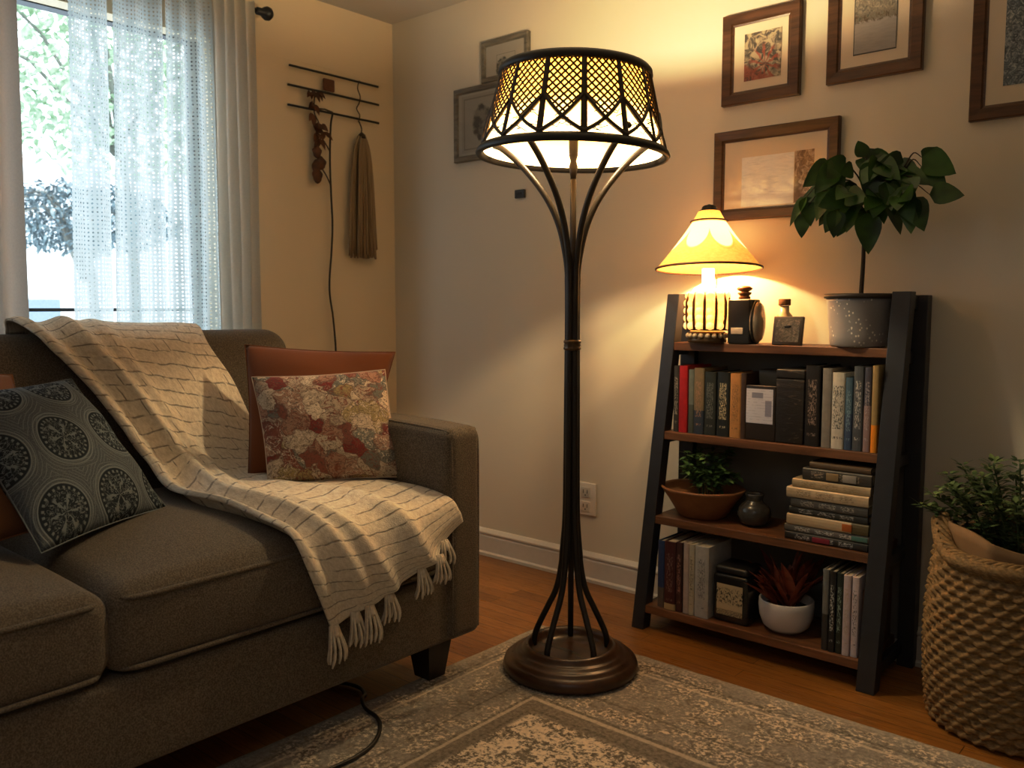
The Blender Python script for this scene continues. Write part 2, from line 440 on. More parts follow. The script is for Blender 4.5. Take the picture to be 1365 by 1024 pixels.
# baseboards with a moulded cap
def baseb(name, pts_fn, n):
    prof = [(.0, 0), (.024, 0), (.024, .012), (.016, .018), (.016, .082), (.012, .09), (.018, .094), (.018, .1), (.006, .112), (0, .114)]
    c = MB(); c.grid(lambda u, v: pts_fn(u, *prof[int(round(v * (len(prof) - 1)))]), 1, len(prof) - 1)
    return struct(c.build(name, TRIMW, smooth=False))
baseb('baseboard_back', lambda u, d, z: (XL + u * (RX - XL), W - d, z), 1)
baseb('baseboard_left', lambda u, d, z: (XL + d, RY + u * (W - RY), z), 1)
# window: dark frame, glass
FR = plain('dark_window_frame', (.012, .014, .016), .4)
wf = MB(); x0, x1 = XL - .13, XL - .075
wf.rbox((x0, WY0, WZ1 - .004), (x1, WY1, WZ1 + .045), .003, 1)
wf.rbox((x0, WY0, WZ0), (x1, WY1, WZ0 + .04), .003, 1)
wf.rbox((x0, WY1 - .035, WZ0), (x1, WY1, WZ1), .003, 1); wf.rbox((x0, WY0, WZ0), (x1, WY0 + .035, WZ1), .003, 1)
wf.rbox((x0 + .01, WY0, 1.036), (x1 - .01, WY1, 1.048), .002, 1)
wf.rbox((x0, -1.86, WZ0), (x1, -1.83, WZ1), .003, 1)
win = struct(wf.build('window_1', FR, smooth=False)); 
g = NT('window_glass', .02, (1, 1, 1)); gl = g.n('ShaderNodeBsdfGlossy'); gl.inputs['Roughness'].default_value = .01
tr = g.n('ShaderNodeBsdfTransparent'); tr.inputs[0].default_value = (.96, .98, .98, 1); mx = g.n('ShaderNodeMixShader'); mx.inputs[0].default_value = .05
g.L.new(tr.outputs[0], mx.inputs[1]); g.L.new(gl.outputs[0], mx.inputs[2]); g.L.new(mx.outputs[0], g.out.inputs[0])
p = MB(); p.add([(XL - .105, WY0 + .03, WZ0 + .03), (XL - .105, WY1 - .03, WZ0 + .03), (XL - .105, WY1 - .03, WZ1), (XL - .105, WY0 + .03, WZ1)], [(0, 1, 2, 3)])
p.build('pane', g.mat, win, smooth=False)
sl = MB(); sl.rbox((XL - .07, WY0 - .03, WZ0 - .02), (XL + .03, WY1 + .03, WZ0 + .008), .004, 2); sl.build('sill', TRIMW, win, smooth=False)

# ------------------------------------------------------------------ outdoors
gmat = plain('pale_concrete_yard', (.62, .64, .66), .9, var=.08, scale=3)
c = MB(); c.add([(-14, -8, -.3), (XL - .14, -8, -.3), (XL - .14, 12, -.3), (-14, 12, -.3)], [(0, 1, 2, 3)]); o = c.build('yard_ground', gmat, smooth=False); struct(o)
bh = thing('white_house', (-8.6, 2.6, -.3), 'white painted house seen through the window beyond the trees', 'house')
hw = plain('white_siding', (.85, .87, .9), .8, var=.03, scale=4)
c = MB(); c.rbox((-9.2, -2.5, -.3), (-8.2, 7.5, 2.1), .01, 1); c.build('house_wall', hw, bh, smooth=False)
c = MB(); c.hexa([(-9.4, -2.8, 2.1), (-8, -2.8, 2.1), (-8, 7.8, 2.1), (-9.4, 7.8, 2.1)], [(-9, -2.8, 2.9), (-8.7, -2.8, 2.9), (-8.7, 7.8, 2.9), (-9, 7.8, 2.9)]); c.build('roof', plain('pale_roof', (.6, .62, .65), .8), bh, smooth=False)
for yy in (1.25, 4.2):
    c = MB(); c.rbox((-8.23, yy, .35), (-8.17, yy + .5, 1.15), .01, 1); c.build('house_window', plain('house_window_blue', (.2, .27, .36), .2), bh, smooth=False)
def tree(name, base, crown, rad, n, leafL, mat, label, cat, trunk_r=.06):
    t = thing(name, base, label, cat)
    c = MB(); b = Vector(base); cr = Vector(crown)
    c.tube(curve([b, b.lerp(cr, .5) + Vector((.05, .08, 0)), cr], 8), [trunk_r * (1 - .07 * k) for k in range(9)], 8)
    for k in range(7):
        q = cr + Vector((random.uniform(-1, 1) * rad[0], random.uniform(-1, 1) * rad[1], random.uniform(-.5, .8) * rad[2])) * .8
        c.tube(curve([b.lerp(cr, .75), cr.lerp(q, .5) + Vector((0, 0, .05)), q], 5), [trunk_r * .4 * (1 - .15 * j) for j in range(6)], 5)
    c.build('trunk', plain('bark', (.2, .2, .18), .9), t)
    c = MB()
    for k in range(n):
        while True:
            q = Vector((random.uniform(-1, 1), random.uniform(-1, 1), random.uniform(-1, 1)))
            if .25 < q.length < 1: break
        q = Vector((q.x * rad[0], q.y * rad[1], q.z * rad[2])) + cr
        d = Vector((random.uniform(-1, 1), random.uniform(-1, 1), random.uniform(-.8, .4)))
        c.leaf(q, d, Vector((random.uniform(-.5, .5), random.uniform(-.5, .5), 1)), leafL * random.uniform(.7, 1.3), leafL * .55, n=3)
    c.build('foliage', mat, t)
tree('leafy_tree', (-5.1, 1.2, -.3), (-5.0, 1.0, 3.35), (.9, 2.3, 1.15), 5200, .10, m_leaf('sunlit_leaves', (.26, .38, .24), (.50, .60, .45), .7), 'pale green leafy tree filling the top of the window', 'tree')
tree('dark_conifer', (-4.3, .35, -.3), (-4.3, .45, 1.78), (.45, .8, .3), 3200, .055, m_leaf('conifer_needles', (.10, .135, .15), (.22, .28, .30), .8), 'dark blue green conifer bough seen through the window gap', 'tree')

# ------------------------------------------------------------------ curtains and rod
def panel(parent, ya, yb, zt, zb, ya2, yb2, pl, amp, mat, name='curtain_panel', ph=0., x=XL + .112):
    c = MB()
    def fn(u, v):
        y = (ya + (yb - ya) * u) * (1 - v) + (ya2 + (yb2 - ya2) * u) * v
        z = zt + (zb - zt) * v
        a = amp * (.75 + .35 * v)
        return (x + a * math.sin(2 * PI * (u * pl) + ph + .5 * math.sin(3 * v)) + .004 * math.sin(9 * v + u * 7), y + .3 * a * math.cos(2 * PI * u * pl + ph), z)
    c.grid(fn, max(24, int(pl * 14)), 30, lambda u, v: (u * abs(yb - ya) * (1.25), (zt - zb) * v))
    return c.build(name, mat, parent)
SHEER = m_sheer(); CURT = m_curtain('ivory_curtain_cloth', (.68, .65, .58), .3); CURT2 = m_curtain('beige_side_curtain', (.62, .55, .48), .12)
rod = thing('curtain_rod', (XL + .085, -1.8, 2.165), 'black curtain rod with round finial above the window', 'curtain rod')
c = MB(); c.tube([(XL + .085, -2.95, 2.165), (XL + .085, -.70, 2.165)], .009, 10); c.build('pole', BLACK, rod)
c = MB(); c.lathe([(.009, -.045), (.014, -.04), (.014, -.02), (.02, -.012), (.026, .0), (.024, .014), (.014, .024), (.002, .027)], (0, 0, 0), 16)
for p in c.v: p.x, p.y, p.z = p.x + XL + .085, p.z - .676, p.y + 2.165
c.build('finial', BLACK, rod)
for yy in (-.80, -2.85):
    c = MB(); c.tube([(XL, yy, 2.155), (XL + .07, yy, 2.155), (XL + .085, yy, 2.17)], .006, 8); c.lathe([(.022, 0), (.022, .008)], (XL, yy, 2.15), 12)
    c.build('bracket', BLACK, rod)
cu = thing('sheer_curtain', (XL + .085, -1.1, .06), 'white open-knit sheer curtain drawn across the right of the window', 'curtain')
panel(cu, -1.418, -1.290, 2.185, .06, -1.462, -1.318, 1.6, .010, SHEER)
panel(cu, -1.278, -1.107, 2.185, .06, -1.332, -1.128, 2.2, .011, SHEER, ph=1.2)
panel(cu, -1.096, -.915, 2.185, .06, -1.142, -.925, 3.0, .013, SHEER, ph=2.)
panel(cu, -.93, -.752, 2.185, .06, -.93, -.765, 4.0, .018, CURT, ph=.4)
cu2 = thing('side_curtain', (XL + .085, -1.85, .06), 'plain beige opaque curtain at the left edge of the window', 'curtain')
panel(cu2, -2.15, -1.572, 2.185, .06, -2.18, -1.592, 7, .02, CURT2)

# ------------------------------------------------------------------ wall hanging
hx = XL + .018
rk = thing('wall_hanging_rods', (hx, -.3, 1.86), 'three thin black horizontal rods fixed on the cream wall', 'wall rack')
for (ya, yb, z) in ((-.531, -.073, 2.016), (-.540, -.071, 1.939), (-.542, -.072, 1.860)):
    c = MB(); c.tube([(hx, ya, z), (hx, (ya + yb) / 2, z + .001), (hx, yb, z)], .0048, 8); c.build('rod', BLACK, rk)
c = MB(); c.tube(curve([(hx + .006, -.183, 2.02), (hx + .012, -.196, 1.985), (hx + .006, -.178, 1.955), (hx + .008, -.186, 1.925), (hx + .008, -.2, 1.90), (hx + .006, -.182, 1.875), (hx + .006, -.19, 1.845)], 30), .0026, 6)
tag(c.build('twisted_wire', plain('rusty_wire', (.06, .035, .02), .6)), 'twisted dark wire tying the right ends of the wall rods', 'wire')
c = MB(); c.rbox((hx + .004, -.375, 1.945), (hx + .016, -.318, 1.995), .006, 2)
tag(c.build('wooden_tag', plain('burnt_wood', (.13, .045, .015), .7, var=.3, scale=60, bump=.3)), 'small square reddish brown tag between the wall rods', 'ornament')
ts = thing('yarn_tassel', (hx + .02, -.184, 1.255), 'long beige yarn tassel hanging from the wall rods', 'tassel')
YARN = m_cloth('beige_yarn', (.30, .215, .125))
YN = NT('beige_yarn_strand', .95, (.3, .2, .12)); YN.base(YN.mix(YN.noise(YN.map(YN.obj(), (90, 90, 8)), 1., 3), (.19, .125, .065), (.42, .31, .19))); YN = YN.mat
c = MB()
for k in range(70):
    a = random.uniform(0, 2 * PI); rr = math.sqrt(random.random())
    top = Vector((hx + .018 + .008 * rr * math.cos(a), -.182 + .018 * rr * math.sin(a), 1.785))
    yb = -.184 + .078 * rr * math.sin(a); zb = 1.262 + .05 * random.random() * (rr)
    c.tube(curve([top, top + Vector((.006 * math.cos(a), (yb - top.y) * .45, -.07)), Vector((hx + .018 + .02 * rr * math.cos(a), top.y + (yb - top.y) * .75, 1.55)), Vector((hx + .018 + .016 * rr * math.cos(a), yb + random.uniform(-.006, .006), zb))], 9), .0048, 5)
c.build('strands', YN, ts)
c = MB(); c.tube([(hx + .018, -.182, 1.775), (hx + .018, -.182, 1.79), (hx + .016, -.183, 1.80)], [.017, .016, .006], 10); c.tube(curve([(hx + .016, -.183, 1.798), (hx + .012, -.178, 1.82), (hx + .006, -.186, 1.848)], 8), .003, 6)
c.build('hanger', plain('rusty_wire', (.06, .035, .02), .6), ts)
sp = thing('dried_leaf_spray', (hx + .01, -.41, 1.59), 'bunch of dried brown leaves and pods hanging from the lower rods', 'dried plant')
DRY = m_leaf('dried_brown_leaf', (.05, .018, .008), (.13, .045, .015), .7)
c = MB(); c.tube(curve([(hx + .008, -.415, 1.935), (hx + .012, -.424, 1.85), (hx + .012, -.40, 1.8), (hx + .012, -.418, 1.73), (hx + .012, -.405, 1.65), (hx + .012, -.418, 1.6)], 24), .003, 6); c.build('twig', plain('rusty_wire', (.06, .035, .02), .6), sp)
c = MB()
for (y, z, s) in ((-.418, 1.93, .035), (-.44, 1.925, .03), (-.40, 1.932, .03), (-.425, 1.88, .045), (-.43, 1.84, .045), (-.425, 1.8, .04), (-.395, 1.80, .05), (-.38, 1.775, .04), (-.41, 1.765, .04), (-.40, 1.745, .04)):
    for q in range(3):
        c.leaf((hx + .012, y, z), (random.uniform(.1, .5), random.uniform(-1, 1), random.uniform(-1.2, .1)), (1, 0, .3), s * random.uniform(.8, 1.2), s * .6, fold=.35, n=4)
c.build('dried_leaves', DRY, sp)
for (y, z, ry, rz_) in ((-.418, 1.688, .022, .024), (-.40, 1.645, .026, .026), (-.425, 1.625, .018, .03), (-.418, 1.592, .024, .03)):
    c = MB(); c.sphere((hx + .018, y, z), 1., 14, 8)
    for p in c.v:
        d = p - Vector((hx + .018, y, z)); p.x = hx + .018 + d.x * .014; p.y = y + d.y * ry * (1 + .15 * math.sin(5 * d.z)); p.z = z + d.z * rz_ * (1 + .12 * math.cos(4 * d.y))
    c.build('seed_pod', DRY, sp)
CORDM = plain('dark_cord_rubber', (.018, .014, .012), .45)
wc = thing('hanging_branch_cord', (hx + .01, -.34, .6), 'thin dark branch and cord running down the wall behind the sofa', 'cord')
c = MB(); c.tube(curve([(hx + .012, -.331, 1.995 - .14), (hx + .012, -.342, 1.8), (hx + .01, -.347, 1.66), (hx + .01, -.344, 1.52), (hx + .01, -.340, 1.40), (hx + .01, -.347, 1.29), (hx + .01, -.362, 1.13), (hx + .01, -.345, 1.0), (hx + .01, -.334, .85), (hx + .01, -.335, .6), (hx + .01, -.34, .16)], 60), .0042, 7); c.build('cord', CORDM, wc)
c = MB(); c.tube(curve([(hx + .01, -.345, 1.56), (hx + .012, -.37, 1.60), (hx + .012, -.40, 1.635)], 8), .0028, 6); c.build('twig', plain('rusty_wire', (.06, .035, .02), .6), wc); c = MB(); c.tube(curve([(hx + .01, -.346, 1.70), (hx + .012, -.375, 1.735), (hx + .012, -.405, 1.765)], 8), .0028, 6); c.build('twig', plain('rusty_wire', (.06, .035, .02), .6), wc); c = MB()
c.tube([(hx + .012, -.331, 1.862), (hx + .012, -.37, 1.868), (hx + .012, -.40, 1.865)], .0035, 6); c.build('twig', plain('rusty_wire', (.06, .035, .02), .6), wc)

# ------------------------------------------------------------------ pictures
def picture(x0, x1, z0, z1, fw, mat_m, art, label, group, framemat, depth=.022, mcol=(.62, .54, .42), arts=None):
    t = thing('picture_frame', ((x0 + x1) / 2, W, z0), label, 'picture', group)
    y1 = W - .001; y0 = W - depth
    c = MB()
    # mitred profile frame
    prof = [(0, y1), (0, y0 + .003), (.003, y0), (fw * .75, y0 + .002), (fw * .85, y0 + .006), (fw, y0 + .008), (fw, y1)]
    cs = [(x0, z0, 1, 1), (x1, z0, -1, 1), (x1, z1, -1, -1), (x0, z1, 1, -1)]
    vs = [(cx + sx * d, y, cz + sz * d) for (cx, cz, sx, sz) in cs for (d, y) in prof]; n = len(prof); fs = []
    for k in range(4):
        for j in range(n - 1):
            a = k * n + j; b = ((k + 1) % 4) * n + j
            fs.append((a, b, b + 1, a + 1))
    c.add(vs, fs); c.build('frame', framemat, t, smooth=False)
    c = MB(); a0, a1, b0, b1 = x0 + fw * .9, x1 - fw * .9, z0 + fw * .9, z1 - fw * .9
    c.add([(a0, y0 + .009, b0), (a1, y0 + .009, b0), (a1, y0 + .009, b1), (a0, y0 + .009, b1)], [(0, 1, 2, 3)])
    c.build('mount', plain('mount_card_%02d%02d' % (int(mcol[0] * 99), int(mcol[2] * 99)), mcol, .8, var=.04, scale=8), t, smooth=False)
    for (p0, p1, q0, q1, am) in art:
        c = MB(); c.add([(p0, y0 + .0075, q0), (p1, y0 + .0075, q0), (p1, y0 + .0075, q1), (p0, y0 + .0075, q1)], [(0, 1, 2, 3)], [(0, 0), (1, 0), (1, 1), (0, 1)])
        c.build('print', am, t, smooth=False)
    g = NT('picture_glass', .05, (1, 1, 1)) if 'pg' not in MC else None
    if g:
        gl = g.n('ShaderNodeBsdfGlossy'); gl.inputs['Roughness'].default_value = .08; tr = g.n('ShaderNodeBsdfTransparent'); mx = g.n('ShaderNodeMixShader'); mx.inputs[0].default_value = .045
        g.L.new(tr.outputs[0], mx.inputs[1]); g.L.new(gl.outputs[0], mx.inputs[2]); g.L.new(mx.outputs[0], g.out.inputs[0]); MC['pg'] = g.mat
    c = MB(); c.add([(a0, y0 + .0055, b0), (a1, y0 + .0055, b0), (a1, y0 + .0055, b1), (a0, y0 + .0055, b1)], [(0, 1, 2, 3)]); c.build('glass', MC['pg'], t, smooth=False)
    return t
def art_coral():
    n = NT('print_red_coral', .7); uv = n.uv(); u, v, _ = n.sep(uv)
    f = n.noise(n.map(uv, (5, 6, 1)), 1., 3, .6, 1.); bg = n.mix(n.step(f, .4, .62), (.07, .055, .04), (.42, .35, .24))
    du = n.m('SUBTRACT', u, .55); dv = n.m('SUBTRACT', v, .3)
    th = n.m('ARCTAN2', dv, du); r = n.m('SQRT', n.m('ADD', n.m('MULTIPLY', du, du), n.m('MULTIPLY', dv, dv)))
    ray = n.m('MULTIPLY', n.step(n.m('ABSOLUTE', n.m('COSINE', n.m('ADD', n.m('MULTIPLY', th, 5.), n.m('MULTIPLY', f, 3.)))), .72, .92), n.m('SUBTRACT', 1., n.step(r, .3, .5)))
    low = n.m('MULTIPLY', n.m('SUBTRACT', 1., n.step(n.m('ADD', v, n.m('MULTIPLY', u, .45)), .3, .42)), n.step(f, .3, .5))
    n.base(n.mix(n.m('MULTIPLY', n.m('MAXIMUM', ray, low), .8), bg, (.33, .065, .03))); return n.mat
def art_noise(name, stops, sc=(6, 6, 1), dist=1.):
    n = NT(name, .7); n.base(n.ramp(n.noise(n.map(n.uv(), sc), 1., 4, .65, dist), stops)); return n.mat
def art_landscape():
    n = NT('print_woodland_lake', .7); uv = n.uv(); u, v, _ = n.sep(uv)
    f = n.noise(n.map(uv, (12, 16, 1)), 1., 4, .65, 1.)
    top = n.ramp(f, [(.3, (.08, .07, .055)), (.5, (.24, .21, .16)), (.7, (.45, .40, .31))])
    wat = n.mix(n.noise(n.map(uv, (4, 30, 1)), 1., 2), (.27, .25, .235), (.38, .35, .33))
    c = n.mix(n.step(n.m('ADD', v, n.m('MULTIPLY', f, .06)), .46, .48), wat, top)
    mid = n.m('MULTIPLY', n.step(v, .40, .44), n.m('SUBTRACT', 1., n.step(v, .5, .58)))
    c = n.mix(n.m('MULTIPLY', mid, n.step(f, .45, .6)), c, (.1, .06, .03))
    e = n.m('MINIMUM', n.m('MINIMUM', u, n.m('SUBTRACT', 1., u)), n.m('MINIMUM', v, n.m('SUBTRACT', 1., v)))
    n.base(n.mix(n.step(e, .01, .025), (.03, .025, .02), c)); return n.mat
def art_portrait(name, cx, cy, rx, ry, col):
    n = NT(name, .7); uv = n.uv(); u, v, _ = n.sep(uv)
    f = n.noise(n.map(uv, (7, 7, 1)), 1., 3)
    a = n.m('DIVIDE', n.m('SUBTRACT', u, cx), rx); b = n.m('DIVIDE', n.m('SUBTRACT', v, cy), ry)
    r = n.m('ADD', n.m('SQRT', n.m('ADD', n.m('MULTIPLY', a, a), n.m('MULTIPLY', b, b))), n.m('MULTIPLY', n.m('SUBTRACT', f, .5), .5))
    c = n.mix(n.step(r, .8, 1.), n.mix(n.step(f, .4, .6), (.05, .045, .04), (.2, .18, .15)), col)
    e = n.m('MINIMUM', n.m('MINIMUM', u, n.m('SUBTRACT', 1., u)), n.m('MINIMUM', v, n.m('SUBTRACT', 1., v)))
    ln = n.m('SUBTRACT', 1., n.step(n.m('ABSOLUTE', n.m('SUBTRACT', e, .06)), .006, .018))
    n.base(n.mix(n.m('MULTIPLY', ln, .6), c, (.12, .1, .08))); return n.mat
WF = m_wood('walnut_picture_frame', (.095, .039, .015), .35, 0)
GF = m_wood('grey_weathered_frame', (.17, .145, .11), .6, 0)
GM = (.37, .34, .29)
picture(1.600, 1.861, 1.704, 1.988, .040, 0, [(1.676, 1.80, 1.772, 1.919, art_coral())], 'walnut framed small print of red plant, topmost left of brown frames', 'walnut frames on the wall', WF)
picture(1.945, 2.216, 1.717, 2.04, .040, 0, [(2.022, 2.144, 1.788, 2.0, art_landscape())], 'walnut framed print of woodland above pale water, cut by top of view', 'walnut frames on the wall', WF)
picture(1.578, 1.990, 1.334, 1.622, .037, 0, [(1.676, 1.851, 1.375, 1.532, art_noise('print_pale_winter_lake', [(.3, (.60, .63, .66)), (.55, (.74, .76, .78)), (.75, (.52, .55, .58))], (3, 14, 1))), (1.853, 1.915, 1.375, 1.534, art_noise('print_sepia_flowers', [(.3, (.10, .05, .03)), (.5, (.26, .15, .09)), (.68, (.55, .45, .36))], (4, 8, 1)))], 'wide walnut frame with pale landscape and sepia strip above table lamp', 'walnut frames on the wall', WF)
picture(2.342, 2.66, 1.554, 1.945, .038, 0, [(2.421, 2.585, 1.637, 1.862, art_noise('print_blue_grey_leaves', [(.35, (.03, .04, .05)), (.5, (.12, .15, .18)), (.65, (.4, .42, .44))], (12, 14, 1), 2.))], 'walnut framed blue grey botanical print at right edge of view', 'walnut frames on the wall', WF)
picture(.526, .772, 1.955, 2.117, .022, 0, [(.60, .71, 1.965, 2.06, art_portrait('print_small_portrait', .35, .35, .35, .5, GM))], 'small grey frame above left, partly behind floor lamp shade', 'grey frames behind the floor lamp', GF, mcol=GM)
picture(.367, .70, 1.656, 1.953, .024, 0, [(.41, .66, 1.69, 1.92, art_portrait('print_oval_portrait', .46, .5, .24, .34, (.30, .275, .235)))], 'larger grey frame with dark oval portrait left of floor lamp shade', 'grey frames behind the floor lamp', GF, mcol=GM)

# switch and outlet
c = MB(); c.rbox((.698, W - .012, 1.483), (.748, W, 1.516), .003, 2); sw = tag(c.build('wall_switch', plain('dark_grey_switch', (.03, .035, .045), .5)), 'small dark grey rectangular switch on wall left of floor lamp', 'switch')
c = MB(); c.rbox((.71, W - .014, 1.493), (.736, W - .011, 1.506), .001, 1); c.build('button', BLACK, sw)
ot = thing('wall_outlet', (1.06, W, .255), 'white double outlet plate low on wall behind floor lamp', 'outlet')
OW = plain('white_plastic', (.72, .68, .62), .4, var=.03)
c = MB(); c.rbox((1.012, W - .01, .256), (1.104, W, .382), .004, 2); c.build('cover_plate', OW, ot)
for z in (.29, .345):
    c = MB(); c.rbox((1.036, W - .013, z - .02), (1.080, W - .009, z + .02), .003, 2); sk = c.build('socket', plain('cream_socket', (.6, .56, .5), .5), ot)
    c = MB(); c.rbox((1.048, W - .0137, z - .004), (1.051, W - .0125, z + .01), .0003, 1); c.rbox((1.066, W - .0137, z - .004), (1.069, W - .0125, z + .01), .0003, 1); c.rbox((1.056, W - .0137, z - .013), (1.061, W - .0125, z - .008), .0003, 1); c.build('slots', BLACK, sk)

# ------------------------------------------------------------------ rug
RX0, RY1 = 1.235, -.46
rug = MB()
NXr, NYr = 90, 90
def rugf(u, v):
    x = RX0 + u * 2.15; y = RY1 - v * 2.35
    e = min(u * 2.15, v * 2.35, (1 - u) * 2.15, (1 - v) * 2.35)
    cx = max(0, .05 - u * 2.15); cy = max(0, .05 - v * 2.35)
    if cx > 0 and cy > 0:
        l = math.hypot(cx, cy)
        if l > .05: k = .05 / l; x = RX0 + .05 - cx * k; y = RY1 - .05 + cy * k
    wob = .006 * mnoise.noise(Vector((x * 6, y * 6, 0)))
    z = .012 * min(1, (e / .02)) if e < .02 else .012
    return (x + (wob if u == 0 else 0), y + (wob if v == 0 else 0), max(.001, z + .0015 * mnoise.noise(Vector((x * 30, y * 30, 2)))))
rug.grid(rugf, 140, 140)
tag(rug.build('area_rug', m_rug(RX0, RY1), loc=(0, 0, 0)), 'cream and taupe distressed rug with lined border on wood floor', 'rug')

# ------------------------------------------------------------------ sofa
sofa = thing('sofa', (.8, -1.9, 0), 'taupe fabric sofa with two seat cushions under the window', 'sofa')
YA, YE = -1.0, -2.80          # inner faces of the arms
c = MB(); c.rbox((.26, YE - .05, .128), (1.335, YA + .05, .322), .018, 3); c.build('base', SOFA, sofa)
def armf(q, c, h): return q
for s_, (y0, y1) in enumerate(((-1.002, -.872), (YE - .13, YE))):
    def bow(q, c, h):
        t = (q.x - c.x) / h.x
        return Vector((q.x, q.y, q.z + (.012 * (1 - t * t) if q.z > c.z else 0)))
    c = MB(); c.rbox((.24, y0, .130), (1.352, y1, .722), .030, 4, 6, bow); a = c.build('arm', SOFA, sofa)
    for yy in (y0 + .014, y1 - .014):
        c = MB(); c.tube(curve([(1.344, yy, .15), (1.346, yy, .4), (1.346, yy, .66), (1.335, yy, .703), (1.31, yy, .716), (1.1, yy, .724), (.7, yy, .727)], 40), .0042, 6); c.build('piping', SOFA, a)
# back
def backf(q, c, h):
    t = (q.z - .12) / .86
    lean = .30 * (1 - t) * .42
    ex = max(0, (q.x - c.x) / h.x)
    return Vector((q.x + lean * (.6 if q.x < c.x else 1.) - .0, q.y, q.z))
c = MB(); c.rbox((.235, YE - .12, .128), (.455, -.868, .975), .075, 6, 6, backf); bk = c.build('backrest', SOFA, sofa)
def cushion(y0, y1):
    def crown(q, c, h):
        tx = (q.x - c.x) / h.x; ty = (q.y - c.y) / h.y
        k = max(0, 1 - abs(tx) ** 3.2) * max(0, 1 - abs(ty) ** 3.6)
        z = q.z + (.05 * k if q.z > c.z else 0)
        x = q.x + (.012 * (1 - ty ** 2) * max(0, 1 - abs((q.z - c.z) / h.z) ** 2) if tx > .5 else 0)
        y = q.y + (.014 * (1 if ty > 0 else -1) * max(0, 1 - abs((q.z - c.z) / h.z) ** 2) if abs(ty) > .9 else 0)
        return Vector((x, y, z))
    c = MB(); c.rbox((.52, y0, .322), (1.338, y1, .505), .042, 5, 14, crown); cu = c.build('seat_cushion', SOFA, sofa)
    for z in (.482, .340):
        P = []
        xf, r = 1.342, .05
        for k in range(-2, 17):
            P.append((xf - .006 if True else 0, y0 + .035 + (y1 - y0 - .07) * max(0, min(16, k)) / 16, z))
        pts = [(.9, y0 + .004, z), (1.2, y0 + .003, z), (1.29, y0 + .006, z)] + [(1.33, y0 + .025, z)] + [(1.3405 + .001 * math.sin(k), y0 + .06 + (y1 - y0 - .12) * k / 10, z) for k in range(11)] + [(1.33, y1 - .025, z), (1.29, y1 - .006, z), (1.2, y1 - .003, z), (.9, y1 - .004, z)]
        c = MB(); c.tube(curve(pts, 90), .0055, 6); c.build('piping', SOFA, cu)
cushion(-1.902, -1.008); cushion(-2.797, -1.912)
for (x, y) in ((1.255, -.99), (1.255, YE - .02), (.34, -.95), (.34, YE - .06)):
    c = MB(); a, b = .046, .030; zf = .0125 if x > 1 else 0
    if y < -2: zf = .0125 if x > 1 else 0
    c.hexa([(x - b, y - b, zf), (x + b, y - b, zf), (x + b, y + b, zf), (x - b, y + b, zf)], [(x - a, y - a, .134), (x + a, y - a, .134), (x + a, y + a, .134), (x - a, y + a, .134)])
    c.build('leg', DARKLEG, sofa, smooth=False)

# ------------------------------------------------------------------ pillows
def pillow(name, bl, br, tr, tl, thick, mat, label, extra=None, pinch=.022):
    bl, br, tr, tl = map(Vector, (bl, br, tr, tl)); nrm = (br - bl).cross(tl - bl).normalized()
    c = MB()
    def P(u, v, sgn):
        pu = u + pinch * (1 - 2 * u) * math.sin(PI * v) * 1.0 * (abs(2 * u - 1) ** 2)
        pv = v + pinch * (1 - 2 * v) * math.sin(PI * u) * 1.0 * (abs(2 * v - 1) ** 2)
        q = bl.lerp(br, pu).lerp(tl.lerp(tr, pu), pv)
        h = (max(0, 1 - abs(2 * u - 1) ** 2.4) * max(0, 1 - abs(2 * v - 1) ** 2.4)) ** .62
        wr = .006 * mnoise.noise(Vector((u * 5 + sgn, v * 5, thick * 30))) * min(1, h * 3)
        return q + nrm * (sgn * (thick * .5 * h + wr * (h > 0)))
    for sg in (1, -1): c.grid(lambda u, v: P(u, v, sg), 30, 30)
    bm = None
    o = c.build(name, mat)
    bm = bmesh.new(); bm.from_mesh(o.data); bmesh.ops.remove_doubles(bm, verts=bm.verts, dist=.0004); bmesh.ops.recalc_face_normals(bm, faces=bm.faces); bm.to_mesh(o.data); bm.free()
    tag(o, label, 'pillow', 'scatter pillows on the sofa')
    pts = [P(k / 20, 0, 0) for k in range(20)] + [P(1, k / 20, 0) for k in range(20)] + [P(1 - k / 20, 1, 0) for k in range(20)] + [P(0, 1 - k / 20, 0) for k in range(20)]
    c = MB(); c.tube(pts, .0018, 6, closed=True); c.build('seam', mat, o)
    return o
pillow('throw_pillow', (.925, -1.285, .555), (1.150, -.985, .567), (1.038, -.955, .868), (.809, -1.256, .852), .13, m_floral(), 'floral tapestry pillow in red and cream in front of rust pillow')
pillow('throw_pillow', (.80, -1.27, .56), (1.03, -1.0, .60), (.955, -.842, .912), (.663, -1.185, .938), .12, m_cloth('rust_linen', (.17, .052, .019)), 'plain rust brown pillow behind the floral one by sofa arm')
pillow('throw_pillow', (1.110, -1.945, .545), (.937, -1.587, .552), (.79, -1.742, .876), (.80, -2.02, .86), .13, m_medallion(), 'blue grey pillow with round medallions on left of sofa')
pillow('throw_pillow', (1.07, -2.12, .545), (.95, -1.86, .56), (.66, -1.83, .885), (.70, -2.20, .93), .12, m_cloth('burnt_orange_linen', (.27, .11, .042)), 'burnt orange pillow mostly hidden behind the medallion pillow')

